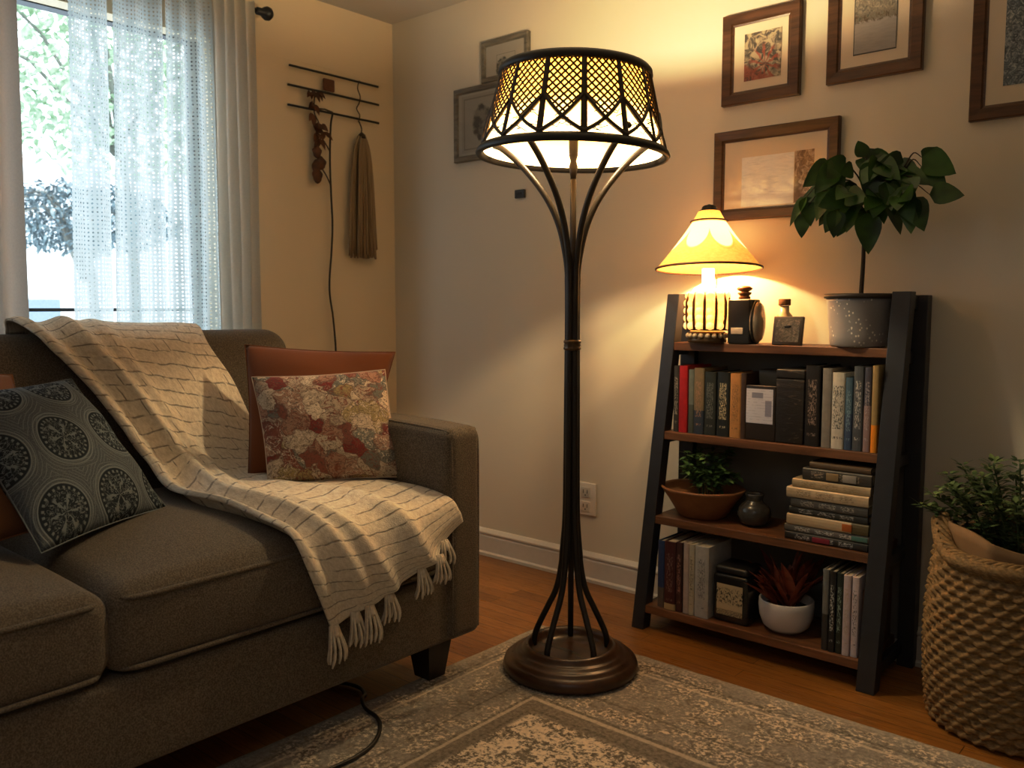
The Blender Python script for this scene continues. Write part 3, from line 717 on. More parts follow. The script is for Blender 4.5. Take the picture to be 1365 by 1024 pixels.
# ------------------------------------------------------------------ throw blanket
G = [
 [(.24, -1.70, .86), (.24, -1.575, .86), (.24, -1.44, .86), (.24, -1.29, .86), (.24, -1.14, .86)],
 [(.30, -1.722, .985), (.30, -1.59, .99), (.30, -1.455, .99), (.30, -1.305, .985), (.30, -1.155, .982)],
 [(.40, -1.742, 1.008), (.40, -1.615, 1.005), (.40, -1.48, 1.0), (.40, -1.33, .995), (.40, -1.185, .985)],
 [(.490, -1.715, .965), (.492, -1.607, .965), (.496, -1.473, .958), (.5, -1.339, .948), (.507, -1.214, .929)],
 [(.518, -1.668, .905), (.522, -1.551, .89), (.527, -1.425, .871), (.534, -1.289, .85), (.543, -1.161, .827)],
 [(.552, -1.598, .806), (.558, -1.488, .783), (.565, -1.368, .763), (.575, -1.247, .735), (.588, -1.122, .696)],
 [(.592, -1.537, .695), (.602, -1.435, .672), (.612, -1.319, .655), (.622, -1.206, .635), (.632, -1.104, .615)],
 [(.66, -1.50, .595), (.68, -1.405, .585), (.70, -1.29, .578), (.71, -1.18, .575), (.72, -1.08, .573)],
 [(.893, -1.552, .562), (.98, -1.485, .566), (1.0, -1.38, .567), (.98, -1.23, .565), (.94, -1.06, .562)],
 [(1.110, -1.535, .560), (1.16, -1.475, .563), (1.17, -1.362, .566), (1.13, -1.19, .562), (1.08, -1.03, .556)],
 [(1.255, -1.525, .545), (1.275, -1.455, .548), (1.285, -1.345, .55), (1.27, -1.18, .548), (1.24, -1.012, .552)],
 [(1.346, -1.514, .525), (1.352, -1.433, .510), (1.352, -1.312, .505), (1.352, -1.153, .508), (1.350, -1.000, .535)],
 [(1.375, -1.49, .457), (1.378, -1.396, .436), (1.378, -1.271, .430), (1.378, -1.133, .450), (1.374, -.990, .505)],
 [(1.372, -1.451, .377), (1.376, -1.36, .372), (1.378, -1.242, .38), (1.378, -1.115, .415), (1.376, -.984, .488)],
 [(1.366, -1.414, .299), (1.372, -1.335, .318), (1.376, -1.228, .345), (1.378, -1.097, .402), (1.376, -.980, .474)],
]
G = [[Vector(p) for p in r] for r in G]
def bl0(u, v):
    col = [spline(r, u) for r in G]
    return spline(col, v)
BN = Vector((0, 0, 1))
def ridge(u, c, w): return math.exp(-((u - c) / w) ** 2)
def blk(u, v):
    p = bl0(u, v); e = .004
    du = bl0(min(1, u + e), v) - bl0(max(0, u - e), v); dv = bl0(u, min(1, v + e)) - bl0(u, max(0, v - e))
    n = du.cross(dv); n = n.normalized() if n.length > 1e-9 else Vector((0, 0, 1))
    if n.x + n.z * .5 < 0: n = -n
    k = math.sin(PI * min(1, max(0, (v - .06) / .94)) ** .8)
    h = .034 * ridge(u, .05, .07) * k + .040 * ridge(u, .27 + .06 * v, .055) * k - .018 * ridge(u, .15 + .03 * v, .05) * k
    h += .022 * ridge(u, .46 - .05 * math.sin(4 * v), .05) * (v < .99) * (k if v < .7 else 1)
    if v > .5: h += .024 * ridge(u, .68 + .10 * (v - .5), .05) * min(1, (v - .5) / .25) + .008 * math.sin(u * 17 + 2) * max(0, v - .62) * 1.6
    h += .004 * mnoise.noise(Vector((u * 5, v * 8, 3.3)))
    return p + n * (h + .004)
blanket = thing('throw_blanket', (.85, -1.35, .56), 'cream woven throw blanket with dark thin lines draped over the sofa', 'blanket')
c = MB(); c.grid(blk, 84, 190)
BLK = m_blanket()
bo = c.build('woven_cloth', BLK, blanket)
md = bo.modifiers.new('thickness', 'SOLIDIFY'); md.thickness = .007; md.offset = -1
FRG = plain('cream_fringe_yarn', (.62, .53, .41), .95, var=.2, scale=90)
for (u, sz, nn) in ((.015, 1.0, 10), (.22, .95, 9), (.32, 1.0, 10), (.47, .85, 9), (.66, .8, 9), (.76, .8, 10), (.85, .7, 8)):
    p = blk(u, 1.0); c = MB()
    for k in range(nn):
        a = 2 * PI * k / nn; rr = .010
        t = p + Vector((.002 * math.cos(a), .010 * math.sin(a), .006))
        L = (.082 + .014 * random.random()) * sz
        c.tube(curve([t, t + Vector((.008 + .004 * math.cos(a), .006 * math.sin(a), -L * .3)), t + Vector((.010 + .008 * math.cos(a), .014 * math.sin(a) + .004, -L * .7)), t + Vector((.008 + .010 * math.cos(a), .017 * math.sin(a) + random.uniform(-.004, .006), -L))], 8), [.0034] * 6 + [.0036, .0038, .002], 5)
    c.tube([p + Vector((.004, 0, .004)), p + Vector((.007, 0, -.012)), p + Vector((.008, 0, -.02))], [.006, .010, .009], 8)
    c.build('tassel', FRG, blanket)

# ------------------------------------------------------------------ floor cord
c = MB(); c.tube(curve([(.75, -1.16, .006), (.95, -1.24, .006), (1.13, -1.17, .007), (1.21, -1.188, .012), (1.245, -1.225, .02), (1.29, -1.25, .018), (1.35, -1.263, .018), (1.40, -1.295, .018), (1.446, -1.356, .018), (1.463, -1.425, .018), (1.462, -1.493, .018), (1.473, -1.58, .018), (1.50, -1.72, .018), (1.49, -1.9, .018)], 110), .0052, 8)
tag(c.build('power_cord', CORDM), 'black power cord trailing from under the sofa across the rug', 'cord')

# ------------------------------------------------------------------ floor lamp
LX, LY = 1.527, -.69
lamp = thing('floor_lamp', (LX, LY, .012), 'tall bronze floor lamp with lit lattice drum shade on round base', 'floor lamp')
LC = Vector((LX, LY, 0))
c = MB(); c.lathe([(.10, .0125), (.178, .0125), (.190, .018), (.194, .030), (.190, .044), (.180, .052), (.174, .054), (.172, .059), (.163, .063), (.155, .065), (.152, .070), (.145, .072), (.138, .074), (.134, .084), (.128, .090), (.120, .088), (.113, .076), (.108, .064), (.06, .062), (.03, .066), (.002, .067)], LC, 72)
c.build('base', BASEW, lamp)
camdir = Vector((.6, -.8, 0)).normalized()
view_az = math.atan2(2.619 * -1 - LY, 2.986 - LX)
prof = [(.112, .066), (.108, .10), (.092, .14), (.068, .19), (.045, .24), (.031, .30), (.022, .38), (.016, .47), (.0145, .62), (.0135, .8), (.0125, .95), (.0125, 1.06), (.0145, 1.14), (.022, 1.20), (.042, 1.28), (.080, 1.357), (.142, 1.435), (.205, 1.492), (.236, 1.508)]
ARM = plain('dark_bronze_arm', (.014, .010, .008), .5, .1, var=.2, scale=30)
for k in range(5):
    az = view_az + PI + k * 2 * PI / 5
    P = [LC + Vector((r * math.cos(az), r * math.sin(az), z)) for (r, z) in prof]
    c = MB(); pts = curve(P, 90); c.tube(pts, [.0086 + (.001 if .3 < i / 90 < .66 else 0) for i in range(91)], 10); c.build('arm', ARM, lamp)
c = MB(); c.lathe([(.020, .930), (.0245, .934), (.0245, .938), (.022, .941), (.024, .945), (.022, .949), (.0245, .953), (.0245, .957), (.020, .961)], LC, 28); c.build('collar', plain('dark_collar_metal', (.10, .06, .03), .4, .5), lamp)
c = MB(); c.tube([LC + Vector((0, 0, .9)), LC + Vector((0, 0, 1.2)), LC + Vector((0, 0, 1.47))], [.010, .008, .007], 12); c.lathe([(.007, 1.40), (.010, 1.42), (.012, 1.435), (.008, 1.45), (.012, 1.465), (.014, 1.55), (.012, 1.56)], LC, 18); c.build('socket_rod', plain('lamp_rod_bronze', (.025, .016, .011), .5, .2), lamp)
bulbm = m_glow('lit_bulb', (.9, .8, .6), (1, .66, .32), 14., .3).mat
c = MB(); c.lathe([(.012, 1.56), (.016, 1.567), (.021, 1.578), (.022, 1.588), (.018, 1.60), (.01, 1.606), (.001, 1.608)], LC, 18); c.build('bulb', bulbm, lamp)
# shade, tilted slightly as in the photo
SZ0, SZ1, SR0, SR1 = 1.470, 1.688, .250, .197
right = Vector((-camdir.y, camdir.x, 0))
TILT = Matrix.Rotation(math.radians(-1.8), 3, camdir)
PIV = LC + Vector((0, 0, 1.58))
def cone(az, v, off=0.):    # v 0 top .. 1 bottom
    r = SR1 + (SR0 - SR1) * v + off; z = SZ1 + (SZ0 - SZ1) * v
    return PIV + TILT @ (LC + Vector((r * math.cos(az), r * math.sin(az), z)) - PIV)
shade = None
n = NT('x'); bpy.data.materials.remove(n.mat)
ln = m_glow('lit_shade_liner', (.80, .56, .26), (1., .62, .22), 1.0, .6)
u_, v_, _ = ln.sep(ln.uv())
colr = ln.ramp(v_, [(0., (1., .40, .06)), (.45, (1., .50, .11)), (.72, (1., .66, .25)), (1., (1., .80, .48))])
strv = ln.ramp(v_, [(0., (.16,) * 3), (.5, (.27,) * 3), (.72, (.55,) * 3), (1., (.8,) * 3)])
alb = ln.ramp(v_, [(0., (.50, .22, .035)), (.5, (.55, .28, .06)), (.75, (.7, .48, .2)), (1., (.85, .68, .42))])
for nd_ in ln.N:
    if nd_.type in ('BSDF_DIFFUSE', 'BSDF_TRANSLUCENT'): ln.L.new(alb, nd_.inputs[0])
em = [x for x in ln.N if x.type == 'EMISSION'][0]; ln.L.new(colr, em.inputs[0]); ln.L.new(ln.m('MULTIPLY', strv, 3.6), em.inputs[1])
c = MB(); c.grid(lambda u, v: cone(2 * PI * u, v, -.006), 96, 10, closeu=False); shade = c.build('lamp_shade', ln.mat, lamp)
NP = 14; AZ0 = view_az + math.radians(6.5)
DK = plain('dark_cane_strip', (.035, .017, .008), .5, var=.25, scale=60)
for (v, r) in ((0., .012), (1.0, .012), (.865, .0085)):
    if v == .865: continue
    c = MB()
    off = .002
    prof_r = [(off - .006, v - .055), (off + .006, v - .05), (off + .008, v), (off + .006, v + .05), (off - .006, v + .055)]
    if v == 0.: prof_r = [(off - .008, -.03), (off + .004, -.035), (off + .009, 0), (off + .008, .055), (off + .002, .075), (off - .006, .07)]
    if v == 1.: prof_r = [(off - .006, .955), (off + .004, .95), (off + .010, .985), (off + .012, 1.03), (off + .006, 1.06), (off - .004, 1.055), (off - .006, 1.0)]
    c.grid(lambda u, t: cone(2 * PI * u, prof_r[int(round(t * (len(prof_r) - 1)))][1], prof_r[int(round(t * (len(prof_r) - 1)))][0]), 96, len(prof_r) - 1)
    c.build('top_rim' if v == 0 else 'bottom_rim', ARM, shade)
for k in range(NP):
    az = AZ0 + 2 * PI * k / NP
    c = MB(); w = .021
    c.grid(lambda u, v: cone(az + (u - .5) * w * 3.3, .03 + .94 * v, .004 + .003 * math.sin(PI * u)), 4, 12)
    c.build('rib', DK, shade)
lat = MB()
dA = 2 * PI / NP
def strip(k, f, t0, t1, w, off):
    pts = []
    N = 14
    for i in range(N + 1):
        t = t0 + (t1 - t0) * i / N; a, v = f(t); pts.append((a, v))
    lat.tube([cone(AZ0 + dA * (k + a), v, off) for (a, v) in pts], w, 4, cap=False)
def vmax(a): return .50 + .26 * (1 - abs(2 * a - 1)) ** .85
for k in range(NP):
    for sgn in (1, -1):
        for j in range(-8, 12):
            # v = v0 + slope*a
            v0 = j * .09 + .02
            seg = []
            for i in range(49):
                a = i / 48; aa = a if sgn > 0 else 1 - a
                v = v0 + .44 * a
                seg.append((aa, v, .05 < v < vmax(aa) + .01 and .03 < aa < .97))
            run = [s for s in seg if s[2]]
            if len(run) > 4: lat.tube([cone(AZ0 + dA * (k + a), v, .002 + .001 * sgn) for (a, v, _) in run[::4] + [run[-1]]], .0027, 4, cap=False)
        # pointed arch bars crossing near the lower middle
        f = lambda t, s=sgn: ((t if s > 0 else 1 - t), .50 + .44 * t + .05 * math.sin(PI * t))
        strip(k, f, .02, .98, .0056, .004)
    for q in range(9):   # fine crackle lines low in the panel
        a0 = random.uniform(.05, .9); v0 = random.uniform(.68, .9)
        lat.tube([cone(AZ0 + dA * (k + a0 + d), v0 + e, .001) for d, e in ((0, 0), (random.uniform(.06, .14), random.uniform(-.03, .03)), (random.uniform(.15, .3), random.uniform(-.05, .05)))], .0011, 4, cap=False)
lat.build('lattice', DK, shade)
c = MB()
for k in range(3):
    az = view_az + .6 + k * 2 * PI / 3
    c.tube([LC + Vector((.012 * math.cos(az), .012 * math.sin(az), 1.535)), cone(az, .6, -.02) * .6 + (LC + Vector((0, 0, 1.55))) * .4, cone(az, .45, -.014)], .003, 6)
c.build('shade_spider', BRASS, shade)

# ------------------------------------------------------------------ ladder bookshelf
def YF(z): return -.275 + .15 * z / 1.1
SX0, SX1 = 1.468, 2.240
shelf = thing('ladder_bookshelf', ((SX0 + SX1) / 2, -.13, 0), 'dark ladder bookshelf with four walnut shelves against the wall', 'bookshelf')
for (xb, xt, w) in ((1.464, 1.492, .044), (2.193, 2.203, .050)):
    c = MB(); d = .045
    c.hexa([(xb, YF(0), 0), (xb + w, YF(0), 0), (xb + w, YF(0) + d, 0), (xb, YF(0) + d, 0)], [(xt, YF(1.094), 1.094), (xt + w, YF(1.094), 1.094), (xt + w, YF(1.094) + d, 1.094), (xt, YF(1.094) + d, 1.094)])
    o = c.build('front_leg', FRAMEBLK, shelf, smooth=False); bv = o.modifiers.new('b', 'BEVEL'); bv.width = .002; bv.segments = 2
for (xb, w) in ((1.482, .055), (2.222, .045)):
    c = MB(); c.rbox((xb, -.02, 0), (xb + w, .022, 1.085), .002, 1); c.build('back_leg', FRAMEBLK, shelf, smooth=False)
SZS = [.081, .372, .647, .937]
for z in SZS:
    c = MB(); t = .026; xa = 1.468 + .028 * z + .042; 
    c.rbox((xa - .012, YF(z) + .0015, z - t), (2.205, .018, z), .002, 1); c.build('shelf_board', SHELFW, shelf, smooth=False)
    for (xa2) in (1.474 + .02 * z, 2.215):
        c = MB(); c.rbox((xa2, YF(z) + .03, z - .045), (xa2 + .02, 0, z - .012), .002, 1); c.build('side_rail', FRAMEBLK, shelf, smooth=False)
for xa2 in (1.50, 2.222):
    c = MB(); c.rbox((xa2, YF(1.08) + .03, 1.045), (xa2 + .02, -.015, 1.085), .002, 1); c.build('top_bracket', FRAMEBLK, shelf, smooth=False)
c = MB(); c.rbox((1.53, .006, .07), (2.225, .016, .93), .001, 1); c.build('dark_back_sheet', BACKSHEET, shelf, smooth=False)  # thin dark grey sheet behind the shelf boards

# ------------------------------------------------------------------ books
def m_book(name, c, mark=None, style='text', c2=None, split=0., horiz=False):
    n = NT(name, .5, c)
    g = n.gen(); x, y, z = n.sep(g)
    L, T = (x, z) if horiz else (z, x)
    f = n.noise(n.map(n.obj(), (60, 60, 60)), 1., 3)
    col = n.mix(f, tuple(q * .75 for q in c), tuple(min(1, q * 1.2) for q in c))
    if c2: col = n.mix(n.m('GREATER_THAN', L, split), c2, col)
    if mark:
        nz = n.noise(n.map(n.obj(), (420, 420, 150) if not horiz else (150, 420, 420)), 1., 2, .6)
        band = n.m('MULTIPLY', n.step(n.m('ABSOLUTE', n.m('SUBTRACT', T, .5)), .34, .22), 1.) if style == 'text' else n.step(n.m('ABSOLUTE', n.m('SUBTRACT', T, .5)), .48, .40)
        rng = n.m('MULTIPLY', n.step(L, .12, .14), n.m('SUBTRACT', 1., n.step(L, .82, .84)))
        seg = n.step(n.noise(n.map(g, (.01, .01, 7) if not horiz else (7, .01, .01)), 1., 0), .40, .43)
        mk = n.m('MULTIPLY', n.m('MULTIPLY', band, rng), n.m('MULTIPLY', n.step(nz, .50, .56), seg))
        col = n.mix(n.m('MULTIPLY', mk, .9), col, mark)
    n.base(col); return n.mat
BI = [0]
def book(x0, x1, y0, y1, z0, z1, color, label, group, mark=None, horiz=False, style='text', c2=None, split=0., pages=PAPER, tilt=0.):
    BI[0] += 1
    t = thing('book', ((x0 + x1) / 2, (y0 + y1) / 2, z0), label, 'book', group)
    M = m_book('book_cover_%d' % BI[0], color, mark, style, c2, split, horiz)
    cth = .0022; c = MB(); N = 5
    th = (z1 - z0) if horiz else (x1 - x0); hgt = (x1 - x0) if horiz else (z1 - z0); dep = y1 - y0
    # closed C-shaped cover in (thickness, depth) section with a slightly rounded spine, extruded along the height
    outer = [(0, dep), (0, .006)] + [(th * (.5 - .5 * math.cos(PI * k / N)), .004 - .004 * math.sin(PI * k / N)) for k in range(N + 1)] + [(th, .006), (th, dep)]
    inner = [(th - cth, dep), (th - cth, .008), (cth, .008), (cth, dep)]
    sec = outer + inner; n = len(sec)
    def pt(a, b, h): return (x0 + h, y0 + b, z0 + a) if horiz else (x0 + a, y0 + b, z0 + h)
    vs = [pt(a, b, h) for h in (0, hgt) for (a, b) in sec]
    fs = [(i, (i + 1) % n, n + (i + 1) % n, n + i) for i in range(n)] + [tuple(range(n - 1, -1, -1)), tuple(range(n, 2 * n))]
    c.add(vs, fs); c.build('cover', M, t, smooth=False)
    c = MB(); a0, a1 = cth + .0002, th - cth - .0002; q = .004
    lo = pt(a0, .0082, q); hi = pt(a1, dep - .004, hgt - q)
    c.rbox(lo, hi, .0005, 1); c.build('page_block', pages, t, smooth=False)
    return t
z2 = SZS[2] + .0005; g2 = 'upright books on the upper bookshelf'; y2 = YF(.7) + .004
B2 = [
 (1.545, 1.566, .862, (.045, .04, .036), 'charcoal hardback at the left end of the upper book row', (.4, .35, .28), None, 0),
 (1.567, 1.598, .863, (.42, .012, .016), 'bright red hardback on the upper book shelf', None, None, 0),
 (1.599, 1.620, .852, (.17, .19, .165), 'thin grey green book right of the red book', None, (.075, .085, .07), .45),
 (1.621, 1.657, .858, (.21, .15, .08), 'olive tan book with dark blue foot on the upper shelf', (.35, .2, .12), (.03, .042, .065), .36),
 (1.658, 1.698, .848, (.022, .026, .022), 'black green book between the olive and lettered black books', (.18, .18, .15), None, 0),
 (1.700, 1.743, .849, (.013, .015, .014), 'black book with pale vertical lettering left of the tan book', (.6, .5, .3), None, 0),
 (1.745, 1.782, .847, (.47, .23, .07), 'orange tan book in the middle of the upper shelf', (.2, .1, .04), None, 0),
 (1.783, 1.801, .850, (.06, .03, .018), 'dark brown book beside the white card frame', None, None, 0),
 (1.985, 2.029, .882, (.012, .009, .009), 'thick black book with pale lettering on the upper shelf', (.35, .25, .2), None, 0),
 (2.034, 2.062, .876, (.25, .22, .19), 'plain warm grey book right of the thick black book', None, None, 0),
 (2.064, 2.100, .866, (.55, .52, .45), 'white book with black leaf marks on the upper shelf', (.06, .06, .05), None, 0),
 (2.101, 2.123, .853, (.065, .12, .17), 'slim blue book on the upper shelf', (.2, .3, .36), (.045, .07, .13), .5),
 (2.124, 2.152, .886, (.075, .08, .09), 'slate grey lettered book, tallest beside the blue book', (.5, .48, .45), None, 0),
 (2.153, 2.173, .884, (.065, .06, .085), 'dull violet book with pink lower half', (.4, .35, .35), (.27, .18, .18), .55),
 (2.174, 2.192, .890, (.36, .25, .10), 'mustard book with orange foot at the right end', None, (.75, .27, .012), .32),
]
for i, (a, b, zt, col, lab, mark, c2, sp_) in enumerate(B2):
    book(a + .0005, b - .0005, y2 + random.uniform(0, .006), -.015 - random.uniform(0, .012), z2, zt, col, lab, g2, mark, c2=c2, split=sp_, style='leaf' if 'leaf' in lab else 'text')
# boxes and frame between them
c = MB(); c.rbox((1.806, -.10, z2), (1.893, -.012, .858), .003, 2); tag(c.build('black_box', plain('black_box_card', (.010, .009, .009), .6)), 'plain black box behind the white card on the upper shelf', 'box')
cf = thing('card_frame', (1.848, -.175, z2), 'dark frame holding a printed white card among the upper books', 'frame')
c = MB(); c.rbox((1.800, y2 + .004, z2), (1.896, y2 + .016, .815), .003, 2); c.build('frame', plain('dark_brown_frame', (.03, .02, .016), .45), cf)
n = NT('printed_white_card', .6); uv = n.uv(); u, v, _ = n.sep(uv)
f = n.noise(n.map(uv, (7, 24, 1)), 1., 2); lines = n.m('MULTIPLY', n.step(n.m('SINE', n.m('MULTIPLY', v, 75.)), .4, .8), n.step(f, .45, .55))
blk_ = n.m('MULTIPLY', n.m('MULTIPLY', n.step(u, .7, .72), n.step(n.m('SUBTRACT', 1., u), .04, .06)), n.m('MULTIPLY', n.step(v, .2, .22), n.m('SUBTRACT', 1., n.step(v, .66, .68))))
hd = n.m('MULTIPLY', n.m('MULTIPLY', n.step(u, .2, .22), n.m('SUBTRACT', 1., n.step(u, .62, .64))), n.m('MULTIPLY', n.step(v, .72, .74), n.m('SUBTRACT', 1., n.step(v, .88, .9))))
cc = n.mix(n.m('MULTIPLY', lines, .35), (.62, .62, .68), (.3, .3, .36)); cc = n.mix(n.m('MULTIPLY', n.m('MAXIMUM', blk_, hd), .75), cc, (.18, .18, .25)); n.base(cc)
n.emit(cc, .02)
c = MB(); yy = y2 + .003
c.add([(1.800 + .002, yy, .70), (1.888, yy, .70), (1.888, yy, .805), (1.802, yy, .805)], [(0, 1, 2, 3)], [(0, 0), (1, 0), (1, 1), (0, 1)]); c.build('card', n.mat, cf, smooth=False)
lb = NT('dark_crackled_leather', .55, (.03, .02, .014)); fz = lb.noise(lb.map(lb.obj(), (18, 18, 60)), 1., 4, .6, 1.2); lb.base(lb.mix(lb.step(fz, .58, .7), (.016, .012, .010), (.10, .07, .05))); lb.bump(fz, .4, .004)
kb = thing('keepsake_box', (1.94, -.1, z2), 'dark brown leathery box between the white card and black book', 'box')
c = MB(); c.rbox((1.897, y2 + .002, z2), (1.983, -.02, .84), .004, 2); c.build('box_body', lb.mat, kb)
c = MB(); c.rbox((1.896, y2 + .001, .841), (1.984, -.019, .868), .004, 2); c.build('lid', lb.mat, kb)

# stack lying on the third shelf
g3 = 'books stacked flat on the third shelf'; z = SZS[1] + .0005
ST = [  # x0, x1, thickness, y shift
 (1.952, 2.190, .022, 0, (.02, .018, .018), 'black book with crimson block, lowest of the stack', (.5, .5, .5), (.02, .018, .018), 0),
 (1.948, 2.192, .021, .004, (.11, .10, .09), 'grey lettered book second from the bottom of the stack', (.6, .58, .55), (.11, .10, .09), 0),
 (1.955, 2.190, .031, .002, (.50, .38, .23), 'cream book with olive right end low in the stack', None, None, 0),
 (1.960, 2.186, .021, .006, (.025, .026, .025), 'black book with silver title below the grey one in the stack', (.35, .34, .32), None, 0),
 (1.966, 2.186, .027, .004, (.075, .072, .066), 'dark grey lettered book in the middle of the stack', (.35, .33, .3), None, 0),
 (1.953, 2.188, .030, 0, (.50, .39, .25), 'thick cream book with worn lettering high in the stack', (.25, .17, .1), None, 0),
 (1.966, 2.190, .024, .008, (.42, .32, .19), 'tan cream book third from the top of the stack', (.28, .2, .11), None, 0),
 (1.995, 2.190, .034, .012, (.05, .043, .036), 'thick dark photo spine book second from the top of the stack', (.35, .28, .2), None, 0),
 (2.012, 2.186, .017, .018, (.10, .062, .034), 'thin brown book on top of the stack', None, None, 0),
]
for (a, b, th, dy, col, lab, mark, c2, sp_) in ST:
    if 'olive' in lab: bb = book(a, b, YF(.4) + .01 + dy, -.02, z, z + th, (.10, .075, .03), lab, g3, None, True, c2=col, split=.80)
    elif 'crimson' in lab: bb = book(a, b, YF(.4) + .01 + dy, -.02, z, z + th, col, lab, g3, mark, True)
    else: bb = book(a, b, YF(.4) + .01 + dy, -.02, z, z + th, col, lab, g3, mark, True)
    if 'crimson' in lab:
        c = MB(); c.rbox((2.035, YF(.4) + .0075 + dy, z + .004), (2.085, YF(.4) + .012 + dy, z + th - .004), .0005, 1); c.build('title_block', plain('crimson_block', (.22, .012, .03), .5), bb)
    if 'second from the bottom' in lab:
        c = MB(); c.rbox((2.145, YF(.4) + .0075 + dy, z + .004), (2.188, YF(.4) + .012 + dy, z + th - .004), .0005, 1); c.build('title_block', plain('teal_block', (.06, .17, .15), .5), bb)
    if 'olive' in lab:
        c = MB(); c.rbox((2.118, YF(.4) + .0075 + dy, z + .006), (2.145, YF(.4) + .012 + dy, z + th - .005), .0005, 1); c.build('title_block', plain('orange_block', (.45, .12, .02), .5), bb)
    if 'photo spine' in lab:
        for (xa, xb, cc) in ((2.065, 2.10, (.28, .19, .09)), (2.112, 2.15, (.3, .28, .25))):
            c = MB(); c.rbox((xa, YF(.4) + .0075 + dy, z + .006), (xb, YF(.4) + .012 + dy, z + th - .007), .0005, 1); c.build('photo_patch', plain('patch%d' % int(xa * 1000), cc, .5), bb)
    z += th + .0006
# bottom shelf books
g4 = 'upright books on the bottom shelf'; z4 = SZS[0] + .0005; y4 = YF(.15) + .002
B4 = [
 (1.543, 1.569, .300, (.018, .04, .12), 'navy blue hardback at the left end of the bottom shelf', None, (.10, .08, .07), .3),
 (1.570, 1.611, .304, (.06, .012, .014), 'thick dark red hardback on the bottom shelf', (.2, .12, .1), (.42, .32, .16), .09),
 (1.612, 1.635, .307, (.05, .016, .016), 'maroon book between the dark red and pinkish books', (.3, .15, .12), None, 0),
 (1.636, 1.657, .308, (.46, .36, .32), 'thin pinkish white book on the bottom shelf', None, None, 0),
 (1.658, 1.678, .309, (.46, .41, .31), 'thin cream book with dark lettering on the bottom shelf', (.12, .1, .08), None, 0),
 (1.679, 1.727, .308, (.42, .41, .39), 'thick pale grey book beside the black candle jar', (.14, .14, .14), None, 0),
 (2.083, 2.102, .314, (.17, .175, .17), 'grey hardback right of the red leaved plant', None, (.03, .03, .03), .45),
 (2.103, 2.122, .313, (.015, .015, .017), 'black book with white lettering on right of bottom shelf', (.6, .6, .55), None, 0),
 (2.123, 2.141, .311, (.02, .028, .022), 'black green book beside the white paperbacks', (.3, .4, .32), None, 0),
 (2.142, 2.163, .310, (.56, .47, .48), 'pinkish white paperback with faint gold mark', (.45, .36, .25), None, 0),
 (2.164, 2.184, .309, (.60, .52, .54), 'pale lilac paperback with dark vertical title, rightmost pale book', (.07, .06, .07), None, 0),
]
for (a, b, zt, col, lab, mark, c2, sp_) in B4:
    book(a + .0005, b - .0005, y4 + random.uniform(0, .006), -.08 - random.uniform(0, .02), z4, zt, col, lab, g4, mark, c2=c2, split=sp_)
c = MB(); c.rbox((2.186, y4 + .03, z4), (2.205, -.03, .27), .002, 1); tag(c.build('brown_box', plain('brown_board', (.14, .065, .025), .6)), 'narrow brown box beside the right leg on the bottom shelf', 'box')
# candle jar
cj = thing('candle_jar', (1.81, -.17, z4), 'square black candle jar with a cream printed label', 'candle')
DG = plain('smoked_black_glass', (.012, .012, .013), .18)
c = MB(); c.rbox((1.734, -.235, z4), (1.852, -.12, .232), .012, 3); c.build('jar', DG, cj)
c = MB(); c.rbox((1.737, -.232, .2325), (1.849, -.123, .256), .012, 3); c.build('lid', BLACK, cj)
n = NT('printed_cream_label', .7); uv = n.uv(); u, v, _ = n.sep(uv)
f = n.noise(n.map(uv, (18, 11, 1)), 1., 3, .6, .5); cc = n.mix(n.m('MULTIPLY', n.step(f, .5, .58), n.m('SUBTRACT', 1., n.step(n.m('ABSOLUTE', n.m('SUBTRACT', v, .62)), .2, .3))), (.52, .42, .25), (.03, .028, .022))
ed = n.m('MULTIPLY', n.step(n.noise(n.map(uv, (25, 60, 1)), 1., 1), .45, .55), n.m('SUBTRACT', 1., n.step(v, .16, .2))); n.base(n.mix(ed, cc, (.03, .028, .022)))
c = MB(); c.add([(1.750, -.2362, .105), (1.836, -.2362, .105), (1.836, -.2362, .202), (1.750, -.2362, .202)], [(0, 1, 2, 3)], [(0, 0), (1, 0), (1, 1), (0, 1)]); c.build('label_sheet', n.mat, cj, smooth=False)

# ------------------------------------------------------------------ red plant in white bowl
rp = thing('red_leaved_plant', (1.945, -.165, z4), 'red bladed plant in a round white bowl on the bottom shelf', 'potted plant')
CW = plain('white_glazed_ceramic', (.66, .63, .62), .25, var=.03, scale=6)
cb = Vector((1.945, -.168, z4))
c = MB(); c.lathe([(.03, 0), (.05, .002), (.068, .018), (.078, .045), (.081, .075), (.080, .094), (.077, .097), (.074, .094), (.074, .07), (.066, .066), (.002, .066)], cb, 40); c.build('bowl', CW, rp)
c = MB(); 
c.lathe([(.073, .068), (.04, .078), (.001, .08)], cb, 24); c.build('soil', plain('dark_soil', (.02, .013, .009), .95, bump=.5), rp)
c = MB(); random.seed(11)
for k in range(46):
    a = random.uniform(0, 2 * PI); el = random.uniform(.55, 1.4)
    d = Vector((math.cos(a) * math.cos(el), math.sin(a) * math.cos(el), math.sin(el)))
    L = random.uniform(.13, .215)
    c.leaf(cb + Vector((random.uniform(-.03, .03), random.uniform(-.03, .03), .075)), d, Vector((0, 0, 1)), L, random.uniform(.026, .044), droop=.12, fold=.5, n=5, shape='blade' if k % 2 else 'oval')
for p in c.v:
    if p.y > -.01: p.y = -.01
c.build('foliage', m_leaf('red_bromeliad_leaf', (.12, .026, .017), (.30, .082, .045), .4), rp)

